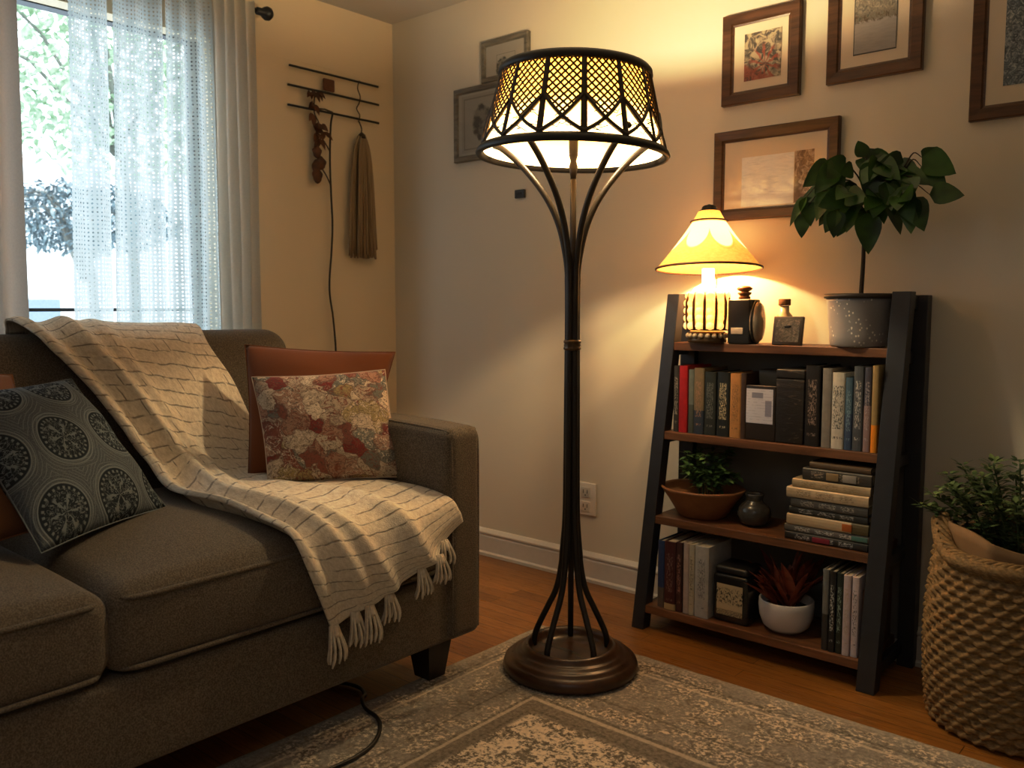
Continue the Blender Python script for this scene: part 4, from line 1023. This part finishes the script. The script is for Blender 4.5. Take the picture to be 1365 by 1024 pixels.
# ------------------------------------------------------------------ herb in wooden bowl, dark vase
bp = thing('bowl_plant', (1.63, -.13, SZS[1]), 'small bushy green plant in a flared terracotta bowl on third shelf', 'potted plant')
TC = plain('terracotta_wood_bowl', (.25, .105, .04), .55, var=.18, scale=25)
bc = Vector((1.634, -.125, SZS[1] + .0005))
c = MB(); c.lathe([(.03, 0), (.062, .001), (.070, .006), (.098, .055), (.118, .085), (.124, .093), (.120, .098), (.112, .092), (.1, .078), (.09, .072), (.002, .072)], bc, 8 * 5)
for p in c.v:    # softly eight sided, wider along the shelf
    d = p - bc; a = math.atan2(d.y, d.x); k = 1 / max(.9, math.cos(((a + PI / 8) % (PI / 4)) - PI / 8) ** .35)
    p.x = bc.x + d.x * 1.12 * k; p.y = bc.y + d.y * k * .98
c.build('bowl', TC, bp)
def bush(parent, centre, rad, n, L, wd, mat, zmin, stems=12, ymax=.0):
    c = MB(); s = MB(); C0 = Vector(centre)
    root = Vector((C0.x, C0.y, zmin)); tips = []
    for k in range(stems):
        a = 2 * PI * k / stems + random.uniform(-.2, .2); rr = random.uniform(.3, 1.)
        tip = C0 + Vector((rad[0] * rr * math.cos(a), rad[1] * rr * math.sin(a), rad[2] * random.uniform(-.2, 1.) * (1.15 - .4 * rr)))
        b0 = root + Vector((rad[0] * .25 * math.cos(a), rad[1] * .25 * math.sin(a), 0))
        pts = curve([b0, b0.lerp(tip, .5) + Vector((0, 0, rad[2] * .25)), tip], 8); s.tube(pts, .0016, 5); tips.append(pts)
    for k in range(n):
        pts = random.choice(tips); i = random.randint(2, 8); p = pts[i] + Vector((random.uniform(-1, 1), random.uniform(-1, 1), random.uniform(-1, 1))) * L * .35
        a = random.uniform(0, 2 * PI)
        c.leaf(p, (math.cos(a), math.sin(a), random.uniform(-.3, .8)), (random.uniform(-.4, .4), random.uniform(-.4, .4), 1), L * random.uniform(.7, 1.2), wd, droop=.2, n=3)
    for q in c.v + s.v:
        if q.y > ymax: q.y = ymax - random.uniform(0, .004)
    s.build('stems', plain('green_stem', (.06, .09, .03), .6), parent); c.build('foliage', mat, parent)
HERB = m_leaf('dark_herb_leaf', (.035, .09, .02), (.15, .26, .08), .4)
bush(bp, (1.648, -.12, .515), (.10, .085, .095), 620, .028, .016, HERB, .44, 26)
vs_ = thing('round_vase', (1.815, -.12, SZS[1]), 'small round dark glazed vase on third shelf', 'vase')
VG = NT('dark_glazed_pottery', .22, (.03, .027, .025)); VG.base(VG.mix(VG.noise(VG.obj(), 35, 3), (.018, .016, .015), (.075, .068, .06))); VG = VG.mat
vc = Vector((1.815, -.125, SZS[1] + .0005))
c = MB(); c.lathe([(.02, 0), (.032, .001), (.046, .014), (.052, .036), (.048, .056), (.036, .068), (.027, .074), (.0255, .08)], vc, 36); c.build('body', VG, vs_)
c = MB(); c.lathe([(.0255, .08), (.026, .088), (.029, .097), (.028, .101), (.023, .098), (.022, .07)], vc, 30, False); c.build('neck', VG, vs_)

# ------------------------------------------------------------------ table lamp
TX, TY = 1.646, -.138; zt = SZS[3] + .0005; TC0 = Vector((TX, TY, 0))
tl = thing('table_lamp', (TX, TY, zt), 'lit table lamp with amber cone shade and beaded glass body', 'table lamp')
c = MB(); c.lathe([(.05, zt), (.060, zt + .003), (.062, zt + .010), (.058, zt + .016), (.060, zt + .030), (.056, zt + .036), (.05, zt + .037)], TC0, 32); c.build('base', plain('aged_dark_bronze', (.10, .06, .03), .35, .7), tl)
c = MB()
for k in range(18):
    a = 2 * PI * k / 18; c.sphere(TC0 + Vector((.060 * math.cos(a), .060 * math.sin(a), zt + .024)), .0085, 8, 5)
c.build('base_beads', plain('clear_glass_bead', (.5, .42, .3), .12, var=.2, scale=80), tl)
gb = m_glow('lit_glass_body', (.9, .75, .5), (1., .60, .20), 2.2, .5)
gz = gb.sep(gb.gen())[2]; gem = [x for x in gb.N if x.type == 'EMISSION'][0]
gb.L.new(gb.ramp(gz, [(0, (1., .42, .10)), (.6, (1., .6, .22)), (1., (1., .85, .55))]), gem.inputs[0]); gb.L.new(gb.m('ADD', .28, gb.m('MULTIPLY', gb.m('POWER', gz, 2.), 3.)), gem.inputs[1])
c = MB(); c.lathe([(.052, zt + .038), (.060, zt + .05), (.064, zt + .09), (.064, zt + .125), (.058, zt + .155), (.044, zt + .175), (.026, zt + .185), (.020, zt + .19), (.019, zt + .235)], TC0, 40); c.build('glass_body', gb.mat, tl)
bd = m_glow('lit_glass_bead', (.95, .85, .62), (1., .56, .20), .75, .3).mat
c = MB(); ww = MB()
for k in range(12):
    a = 2 * PI * k / 12 + .1
    for j in range(5):
        z_ = zt + .055 + j * .0235; rr = .062 if j < 4 else .058
        c.sphere(TC0 + Vector((rr * math.cos(a), rr * math.sin(a), z_)), .0135, 10, 7)
    a += PI / 12
    ww.tube([TC0 + Vector((.064 * math.cos(a), .064 * math.sin(a), zt + .042)), TC0 + Vector((.070 * math.cos(a), .070 * math.sin(a), zt + .09)), TC0 + Vector((.069 * math.cos(a), .069 * math.sin(a), zt + .13)), TC0 + Vector((.063 * math.cos(a), .063 * math.sin(a), zt + .160))], [.005, .0045, .0045, .002], 6)
for j in (0,): ww.ring(TC0 + Vector((0, 0, zt + .043)), .0655, .0025, 36, 5)
c.build('glass_beads', bd, tl); ww.build('wire_cage', plain('dark_brass_wire', (.09, .045, .015), .4, .5), tl)
SA, SB = 1.172, 1.352
sh = m_glow('lit_amber_shade', (.62, .35, .12), (1, .5, .12), 1., .10)
u_, v_, _ = sh.sep(sh.uv())
lob = sh.m('ABSOLUTE', sh.m('SINE', sh.m('ADD', sh.m('MULTIPLY', u_, PI * 7), .55)))
bnd = sh.m('ADD', .34, sh.m('MULTIPLY', sh.m('POWER', lob, .6), .36))
nz = sh.noise(sh.map(sh.uv(), (60, 30, 1)), 1., 4, .7)
ins = sh.m('MULTIPLY', sh.m('SUBTRACT', 1., sh.step(sh.m('SUBTRACT', v_, bnd), -.03, .02)), sh.step(v_, .19, .21))
edge = sh.m('SUBTRACT', 1., sh.step(sh.m('ABSOLUTE', sh.m('SUBTRACT', sh.m('SUBTRACT', v_, bnd), .03)), .008, .03))
colr = sh.mix(ins, sh.mix(sh.step(nz, .35, .65), (.95, .30, .03), (1., .50, .12)), (1., .74, .38)); colr = sh.mix(sh.m('MULTIPLY', edge, .8), colr, (.5, .12, .01))
em = [x for x in sh.N if x.type == 'EMISSION'][0]; sh.L.new(colr, em.inputs[0])
sh.L.new(sh.m('ADD', sh.m('MULTIPLY', ins, 1.0), sh.m('ADD', .20, sh.m('MULTIPLY', nz, .36))), em.inputs[1])
TT = Matrix.Rotation(math.radians(-4.), 3, Vector((.8, .6, 0)))
TP = TC0 + Vector((0, 0, 1.24))
def tip(c):
    c.v = [TP + TT @ (p - TP) for p in c.v]; return c
def tcone(az, v, off=0.):
    r = .034 + (.163 - .034) * (v ** 1.16) + off; return TC0 + Vector((r * math.cos(az), r * math.sin(az), SB + (SA - SB) * v))
c = MB(); c.grid(lambda u, v: tcone(2 * PI * u, v), 80, 14); tip(c); tsh = c.build('lamp_shade', sh.mat, tl)
c = MB(); c.ring(TC0 + Vector((0, 0, SA)), .164, .0036, 72, 8); tip(c); c.build('bottom_trim', plain('dark_amber_trim', (.09, .03, .008), .5), tsh)
c = MB(); c.ring(TC0 + Vector((0, 0, SB - .032)), .0565, .0026, 48, 8); tip(c); c.build('upper_trim', plain('dark_amber_trim', (.09, .03, .008), .5), tsh)
c = MB(); c.lathe([(.034, 1.350), (.033, 1.354), (.024, 1.358), (.022, 1.366), (.017, 1.370)], TC0, 28, False)
c.lathe([(.010, 1.362), (.012, 1.370), (.004, 1.374)], TC0, 14); tip(c); c.build('top_cap', plain('dark_bronze_cap', (.03, .018, .012), .4, .5), tsh)
c = MB(); c.tube([TC0 + Vector((.045, -.03, 1.172)), TC0 + Vector((.046, -.03, 1.14)), TC0 + Vector((.045, -.03, 1.11))], .0012, 5); c.build('pull_chain', BRASS, tl)

# clock box, small frame, corked bottle, tree pot
ck = thing('clock_box', (1.76, -.115, zt), 'small black box clock with round side dial beside the table lamp', 'clock')
c = MB(); c.rbox((1.722, -.150, zt), (1.795, -.075, 1.075), .005, 2); c.build('case', BLACK, ck)
c = MB(); c.lathe([(.056, 0), (.056, .012), (.050, .020), (.03, .025), (.001, .026)], (0, 0, 0), 36)
for p in c.v: p.x, p.y, p.z = 1.795 + p.z, -.1125 + p.x * .68, zt + .068 + p.y * 1.12
dl = c.build('dial', plain('pale_dial_glass', (.30, .25, .19), .15, var=.1, scale=30), ck)
c = MB(); c.tube([(1.7955 + .006, -.1125 + .0395 * math.cos(a * PI / 16), zt + .068 + .0645 * math.sin(a * PI / 16)) for a in range(32)], .0035, 6, closed=True); c.build('bezel', BLACK, dl)
c = MB(); c.rbox((1.735, -.1525, .968), (1.775, -.1495, .988), .001, 1); c.build('name_plate', plain('pale_plate', (.42, .36, .29), .4), ck)
c = MB(); c.lathe([(.018, 1.076), (.018, 1.083), (.014, 1.086), (.021, 1.092), (.021, 1.097), (.012, 1.099), (.022, 1.104), (.024, 1.110), (.014, 1.116), (.001, 1.117)], (1.759, -.1125, 0), 24); c.build('knob', plain('brown_turned_knob', (.17, .075, .03), .4), ck)
pf = thing('photo_frame', (1.905, -.12, zt), 'small square dark photo frame standing on the top shelf', 'frame')
Mx = Matrix.Translation((1.905, -.125, zt)) @ Matrix.Rotation(math.radians(-10), 4, 'X')
c = MB(); c.rbox((-.046, -.006, 0), (.046, .006, .086), .002, 2, M=Mx); c.build('frame', plain('dark_bronze_frame', (.045, .03, .02), .4, .3), pf)
n = art_noise('dark_relief_picture', [(.35, (.025, .022, .02)), (.55, (.08, .07, .058)), (.72, (.19, .16, .13))], (6, 6, 1), 1.5)
c = MB(); c.add([Mx @ Vector(p) for p in ((-.037, -.0066, .009), (.037, -.0066, .009), (.037, -.0066, .077), (-.037, -.0066, .077))], [(0, 1, 2, 3)], [(0, 0), (1, 0), (1, 1), (0, 1)]); c.build('print', n, pf, smooth=False)
c = MB(); c.rbox((-.01, .004, .0), (.01, .008, .06), .001, 1, M=Matrix.Translation((1.905, -.112, zt)) @ Matrix.Rotation(math.radians(16), 4, 'X')); c.build('easel_back', BLACK, pf)
cbt = thing('corked_bottle', (1.862, -.05, zt), 'small cream bottle with brown cork behind the little photo frame', 'bottle')
c = MB(); c.lathe([(.02, zt), (.027, zt + .002), (.028, zt + .07), (.024, zt + .088), (.015, zt + .098), (.014, zt + .118)], (1.862, -.05, 0), 24); c.build('glass_body', plain('cream_bottle', (.72, .55, .33), .3, var=.04), cbt)
c = MB(); c.lathe([(.0175, zt + .1185), (.0185, zt + .122), (.0185, zt + .137), (.016, zt + .139)], (1.862, -.05, 0), 20); c.build('cork', plain('brown_cork', (.17, .07, .02), .8, bump=.3), cbt)

pt_ = thing('potted_tree', (2.103, -.085, zt), 'small leafy tree in a speckled grey pot on the top shelf', 'potted plant')
n = NT('speckled_grey_glaze', .32, (.25, .24, .24)); o_ = n.obj()
s1 = n.step(n.voro(n.map(o_, (1, 1, .8)), 95), .30, .16); s2 = n.step(n.noise(o_, 16, 2), .48, .6)
nzz = n.noise(o_, 9, 3); basec = n.mix(nzz, (.17, .165, .175), (.33, .31, .31))
n.base(n.mix(n.m('MULTIPLY', n.m('MULTIPLY', s1, s2), .9), basec, (.78, .74, .66)))
PC = Vector((2.103, -.085, zt))
c = MB(); c.lathe([(.06, 0), (.074, .001), (.079, .006), (.081, .03), (.086, .08), (.091, .130), (.0925, .138)], PC, 48); pot = c.build('pot', n.mat, pt_)
c = MB(); c.lathe([(.0925, .1385), (.098, .139), (.1, .146), (.098, .151), (.090, .152), (.087, .146), (.086, .12)], PC, 48, False); c.build('rim', plain('dark_pot_rim', (.045, .033, .026), .45), pot)
c = MB(); c.lathe([(.0855, .132), (.05, .138), (.001, .14)], PC, 30); c.build('soil', plain('dark_soil', (.02, .013, .009), .95, bump=.5), pt_)
stem = curve([(2.106, -.09, zt + .138), (2.110, -.092, 1.18), (2.111, -.095, 1.25), (2.118, -.10, 1.33), (2.125, -.10, 1.40)], 30)
c = MB(); c.tube(stem, [.0068 - .0001 * k for k in range(31)], 8)
random.seed(21)
LF = MB()
def addleaf(p, d, L, br=None):
    up = Vector((.45 + random.uniform(-.7, .7), -.9 + random.uniform(-.35, .5), .35 + random.uniform(-.4, .6)))
    LF.leaf(p, d, up, L, L * random.uniform(.70, .88), droop=random.uniform(.1, .35), fold=random.uniform(.05, .25), n=7, shape='heart')
BR = [  # branch end, from which stem height
 ((2.02, -.12, 1.405), 1.35), ((2.05, -.15, 1.445), 1.36), ((2.10, -.10, 1.47), 1.4), ((2.16, -.14, 1.455), 1.39),
 ((2.215, -.11, 1.445), 1.38), ((2.245, -.13, 1.40), 1.36), ((2.225, -.15, 1.355), 1.34), ((2.17, -.16, 1.35), 1.33), ((2.08, -.165, 1.36), 1.33), ((2.035, -.10, 1.36), 1.31), ((2.15, -.07, 1.40), 1.37)]
def petiole(s0, e, leaves, nl=True):
    s0, e = Vector(s0), Vector(e)
    c.tube(curve([s0, s0.lerp(e, .5) + Vector((0, 0, .025)), e], 8), [.0026 - .0002 * k for k in range(9)], 5)
    for (d, L) in leaves: addleaf(e, Vector(d), L)
for (e, z0) in BR:
    e = Vector(e); s0 = min(stem, key=lambda q: abs(q.z - z0))
    pts = curve([s0, s0.lerp(e, .5) + Vector((0, 0, .03)), e], 8); c.tube(pts, [.003 - .0002 * k for k in range(9)], 5)
    out = (e - s0); out.z *= .3; out = out.normalized() if out.length > 1e-4 else Vector((1, 0, 0))
    for i in (4, 6, 8, 8):
        d = out * random.uniform(.1, 1.) + Vector((random.uniform(-.9, .9), random.uniform(-.6, .3), random.uniform(-1.2, .2)))
        addleaf(pts[i], d, random.uniform(.055, .088))
S0 = (2.118, -.10, 1.36)
petiole((2.03, -.12, 1.40), (1.955, -.13, 1.372), [((-.5, -.1, -.7), .078), ((.25, -.1, -1), .072)])
petiole((2.03, -.12, 1.385), (1.948, -.135, 1.325), [((-.05, 0, -1), .06)])
petiole((2.22, -.12, 1.43), (2.262, -.11, 1.452), [((.95, 0, -.35), .092), ((.4, 0, .25), .05)])
petiole((2.22, -.12, 1.42), (2.258, -.10, 1.43), [((.8, 0, -.65), .085)])
petiole((2.20, -.12, 1.37), (2.285, -.11, 1.352), [((1, -.05, .12), .088)])
petiole((2.20, -.13, 1.36), (2.245, -.14, 1.345), [((.5, -.1, -.9), .085), ((.1, -.1, -1), .08)])
petiole((2.13, -.12, 1.35), (2.135, -.15, 1.31), [((.12, -.1, -1), .098)])
petiole((2.05, -.13, 1.42), (2.035, -.15, 1.45), [((-.6, -.1, -.2), .085), ((.3, -.1, -.8), .08)])
petiole((2.13, -.12, 1.42), (2.15, -.15, 1.45), [((.6, -.1, -.3), .085), ((-.2, -.1, -.9), .085)])
petiole((2.15, -.12, 1.38), (2.185, -.16, 1.39), [((.3, -.1, -.9), .09), ((-.3, -.1, -.9), .085)])
petiole((2.08, -.13, 1.36), (2.055, -.16, 1.325), [((-.05, -.1, -1), .07), ((-.5, -.1, -.9), .06)])
for k in range(16):
    q = Vector((random.gauss(0, .55), random.gauss(0, .5), random.gauss(0, .5)))
    addleaf(Vector((2.13 + q.x * .14, -.115 + q.y * .05, 1.385 + q.z * .06)), (q.x, random.uniform(-.8, .1), random.uniform(-1.2, .0)), random.uniform(.06, .088))
for q in LF.v + c.v:
    if q.y > W - .008: q.y = W - .008
c.build('stem', plain('dark_tree_stem', (.03, .02, .014), .7), pt_)
LM = NT('glossy_dark_green_leaf', .35, (.03, .07, .015)); lf = LM.noise(LM.obj(), 14, 2)
LM.base(LM.mix(LM.step(lf, .35, .65), (.012, .038, .007), (.045, .115, .018))); LM.b.inputs['Transmission Weight'].default_value = 0.
LF.build('leaves', LM.mat, pt_)

# ------------------------------------------------------------------ wicker basket with shrub
BC = Vector((2.562, -.198, 0))
bk_ = thing('wicker_basket', tuple(BC), 'tall woven tan wicker basket on the floor right of the bookshelf', 'basket')
def BR_(t): return .196 + .022 * math.sin(PI * min(1, t * .95 + .12)) - .012 * max(0, t - .8) * 5 * .3
NR, NK = 22, 34
az_h = math.radians(192)
def humpf(a): return max(0, math.cos(a - az_h)) ** 16 + max(0, math.cos(a - az_h + PI)) ** 16
def bsk(u, v):
    a = 2 * PI * u; H = .445 + .07 * humpf(a)
    rows = v * NR; r_i = int(rows); fr = rows - r_i
    prof_ = math.sin(PI * fr) ** .7
    ph = .5 * (r_i % 2)
    k = (u * NK + ph + .12 * math.sin(u * 91 + r_i * 3.1)) % 1
    wv = math.sin(PI * k) ** .8
    skew = .12 * (fr - .5)
    wv = math.sin(PI * ((u * NK + ph + skew) % 1)) ** .8
    d = .013 * prof_ * (.35 + .75 * wv) + .003 * mnoise.noise(Vector((u * 60, v * 40, 1)))
    if v > .93: d = .015 + .010 * math.sin((v - .93) / .07 * PI) + .003 * math.sin(u * 420 + v * 160)
    if fr < .02 and v <= .93: d *= .3
    R = BR_(v) - .012 + d
    z = .004 + H * v - .004 * math.sin(PI * 2 * ((u * NK + ph) % 1)) * (v < .93) * (0 < v)
    return BC + Vector((R * math.cos(a), R * math.sin(a), max(.002, z)))
c = MB(); c.grid(bsk, NK * 10, NR * 7)
WK = NT('tan_seagrass_weave', .75, (.4, .22, .08)); ow = WK.obj(); fb = WK.noise(WK.map(ow, (60, 60, 220)), 1., 4, .7); bg_ = WK.noise(ow, 7, 2)
wc_ = WK.mix(WK.step(fb, .3, .7), (.10, .052, .016), (.36, .215, .08)); WK.base(WK.mix(WK.m('MULTIPLY', bg_, .5), wc_, (.20, .115, .04))); WK.bump(fb, .5, .004); WK = WK.mat
wb = c.build('woven_body', WK, bk_)
c = MB()
for q in range(5):
    pts = []
    for k in range(96):
        a = 2 * PI * k / 96; H = .445 + .07 * humpf(a)
        pts.append(BC + Vector(((BR_(1.) - .012 + .012 * math.cos(k * .9 + q * 1.3)) * math.cos(a), (BR_(1.) - .012 + .012 * math.cos(k * .9 + q * 1.3)) * math.sin(a), H + .008 * math.sin(k * .9 + q * 1.3) - .002)))
    c.tube(pts, .0065, 6, closed=True)
c.build('braided_rim', WK, bk_)
c = MB()
def lin(u, v):
    a = 2 * PI * u; k8 = (u * 7) % 1; R = .172 * (math.cos(PI / 7) / math.cos((k8 - .5) * 2 * PI / 7)) ** .8
    H = .448 + .042 + .016 * math.cos(3 * a + .6) + .02 * humpf(a)
    return BC + Vector((R * math.cos(a), R * math.sin(a), .40 + (H - .40) * v))
c.grid(lin, 98, 4); ob = c.build('liner', plain('brown_paper_liner', (.22, .125, .055), .8, var=.1, scale=14, bump=.1), bk_); mdd = ob.modifiers.new('t', 'SOLIDIFY'); mdd.thickness = .008
bpn = thing('basket_shrub', (BC.x, BC.y, .40), 'leafy green shrub growing out of the wicker basket', 'plant')
c = MB(); c.lathe([(.15, .405), (.1, .42), (.001, .425)], BC, 30); c.build('soil', plain('dark_soil', (.02, .013, .009), .95, bump=.5), bpn)
SHR = m_leaf('shrub_leaf', (.03, .06, .016), (.13, .19, .065), .5)
random.seed(5)
s = MB(); lf_ = MB()
STEMS = [(-.11, .0, .62), (-.06, -.05, .665), (-.02, .03, .66), (.03, -.06, .63), (.08, 0, .65), (.13, .02, .67), (-.15, -.06, .59), (-.09, .06, .645), (.0, -.11, .58), (.06, .08, .66), (.15, -.07, .60), (-.04, .1, .62), (-.19, -.02, .56), (.10, -.1, .57), (.17, .08, .63), (-.17, .02, .61), (-.13, -.1, .6), (-.15, .07, .63), (-.21, -.05, .535), (-.075, -.08, .63), (-.05, -.1, .6)]
for (dx, dy, zt_) in STEMS:
    b0 = BC + Vector((dx * .35, dy * .35, .415)); tip = BC + Vector((dx * 1.08, dy, zt_))
    pts = curve([b0, b0.lerp(tip, .5) + Vector((0, 0, .025)), tip], 12); s.tube(pts, .0022, 5)
    for i in range(2, 13):
        for q in range(9):
            a = random.uniform(0, 2 * PI)
            d = Vector((math.cos(a), math.sin(a), random.uniform(.0, .9)))
            lf_.leaf(pts[i] + d * random.uniform(0, .012), d, (0, 0, 1), random.uniform(.018, .034), .013, n=3, droop=.15)
for q in lf_.v + s.v:
    if q.y > W - .01: q.y = W - .01
s.build('stems', plain('green_stem', (.06, .09, .03), .6), bpn); lf_.build('foliage', SHR, bpn)

# ------------------------------------------------------------------ lights
def light(name, kind, loc, energy, color, size=.05, rot=None, **k):
    l = bpy.data.lights.new(name, kind); l.energy = energy; l.color = color
    if kind == 'POINT': l.shadow_soft_size = size
    if kind == 'AREA': l.shape = 'RECTANGLE'; l.size, l.size_y = size
    o = bpy.data.objects.new(name, l); COL.objects.link(o); o.location = loc
    if rot: o.rotation_euler = rot
    return o
light('floor_lamp_light', 'POINT', (LX, LY, 1.632), 34, (1., .81, .48), .024)
light('table_lamp_light', 'POINT', (TX, TY, 1.255), 10, (1., .73, .37), .012)
# soft fill light added out of view behind the camera, under the ceiling
light('added_fill_light', 'AREA', (3.3, -3.3, 2.25), 6, (1., .94, .87), (1.2, 1.2), (0, 0, 0))
w = bpy.data.worlds.new('daylight'); SC.world = w; w.use_nodes = True
bg = w.node_tree.nodes['Background']; bg.inputs[0].default_value = (.80, .91, 1., 1); bg.inputs[1].default_value = 4.2
light('window_skylight', 'AREA', (XL - .35, -1.8, 1.5), 6, (.74, .87, 1.), (1.9, 1.5), (0, math.radians(-90), 0))

# ------------------------------------------------------------------ camera
cam = bpy.data.cameras.new('camera'); co = bpy.data.objects.new('camera', cam); COL.objects.link(co)
f_px = 1150.; cam.sensor_width = 36.; cam.lens = 36. * f_px / 1365.; cam.sensor_fit = 'HORIZONTAL'
th = math.atan(102 / f_px); a = math.radians(48.9)
fwd = Vector((-math.cos(a) * math.cos(th), math.sin(a) * math.cos(th), -math.sin(th)))
co.location = (2.986, -2.619, 1.05); co.rotation_euler = fwd.to_track_quat('-Z', 'Y').to_euler()
cam.clip_start = .02; SC.camera = co
SC.view_settings.view_transform = 'Standard'; SC.view_settings.exposure = .12
SC.view_settings.use_curve_mapping = True
cmv = SC.view_settings.curve_mapping.curves[3]
cmv.points.new(.22, .19); cmv.points.new(.62, .665); SC.view_settings.curve_mapping.update()
cam.dof.use_dof = True; cam.dof.focus_distance = 2.35; cam.dof.aperture_fstop = 4.5
SC.cycles.use_denoising = True
SC.cycles.max_bounces = 10; SC.cycles.diffuse_bounces = 5; SC.cycles.transparent_max_bounces = 16; SC.cycles.sample_clamp_indirect = 6
for o in SC.objects:
    if '_org' in o: del o['_org']
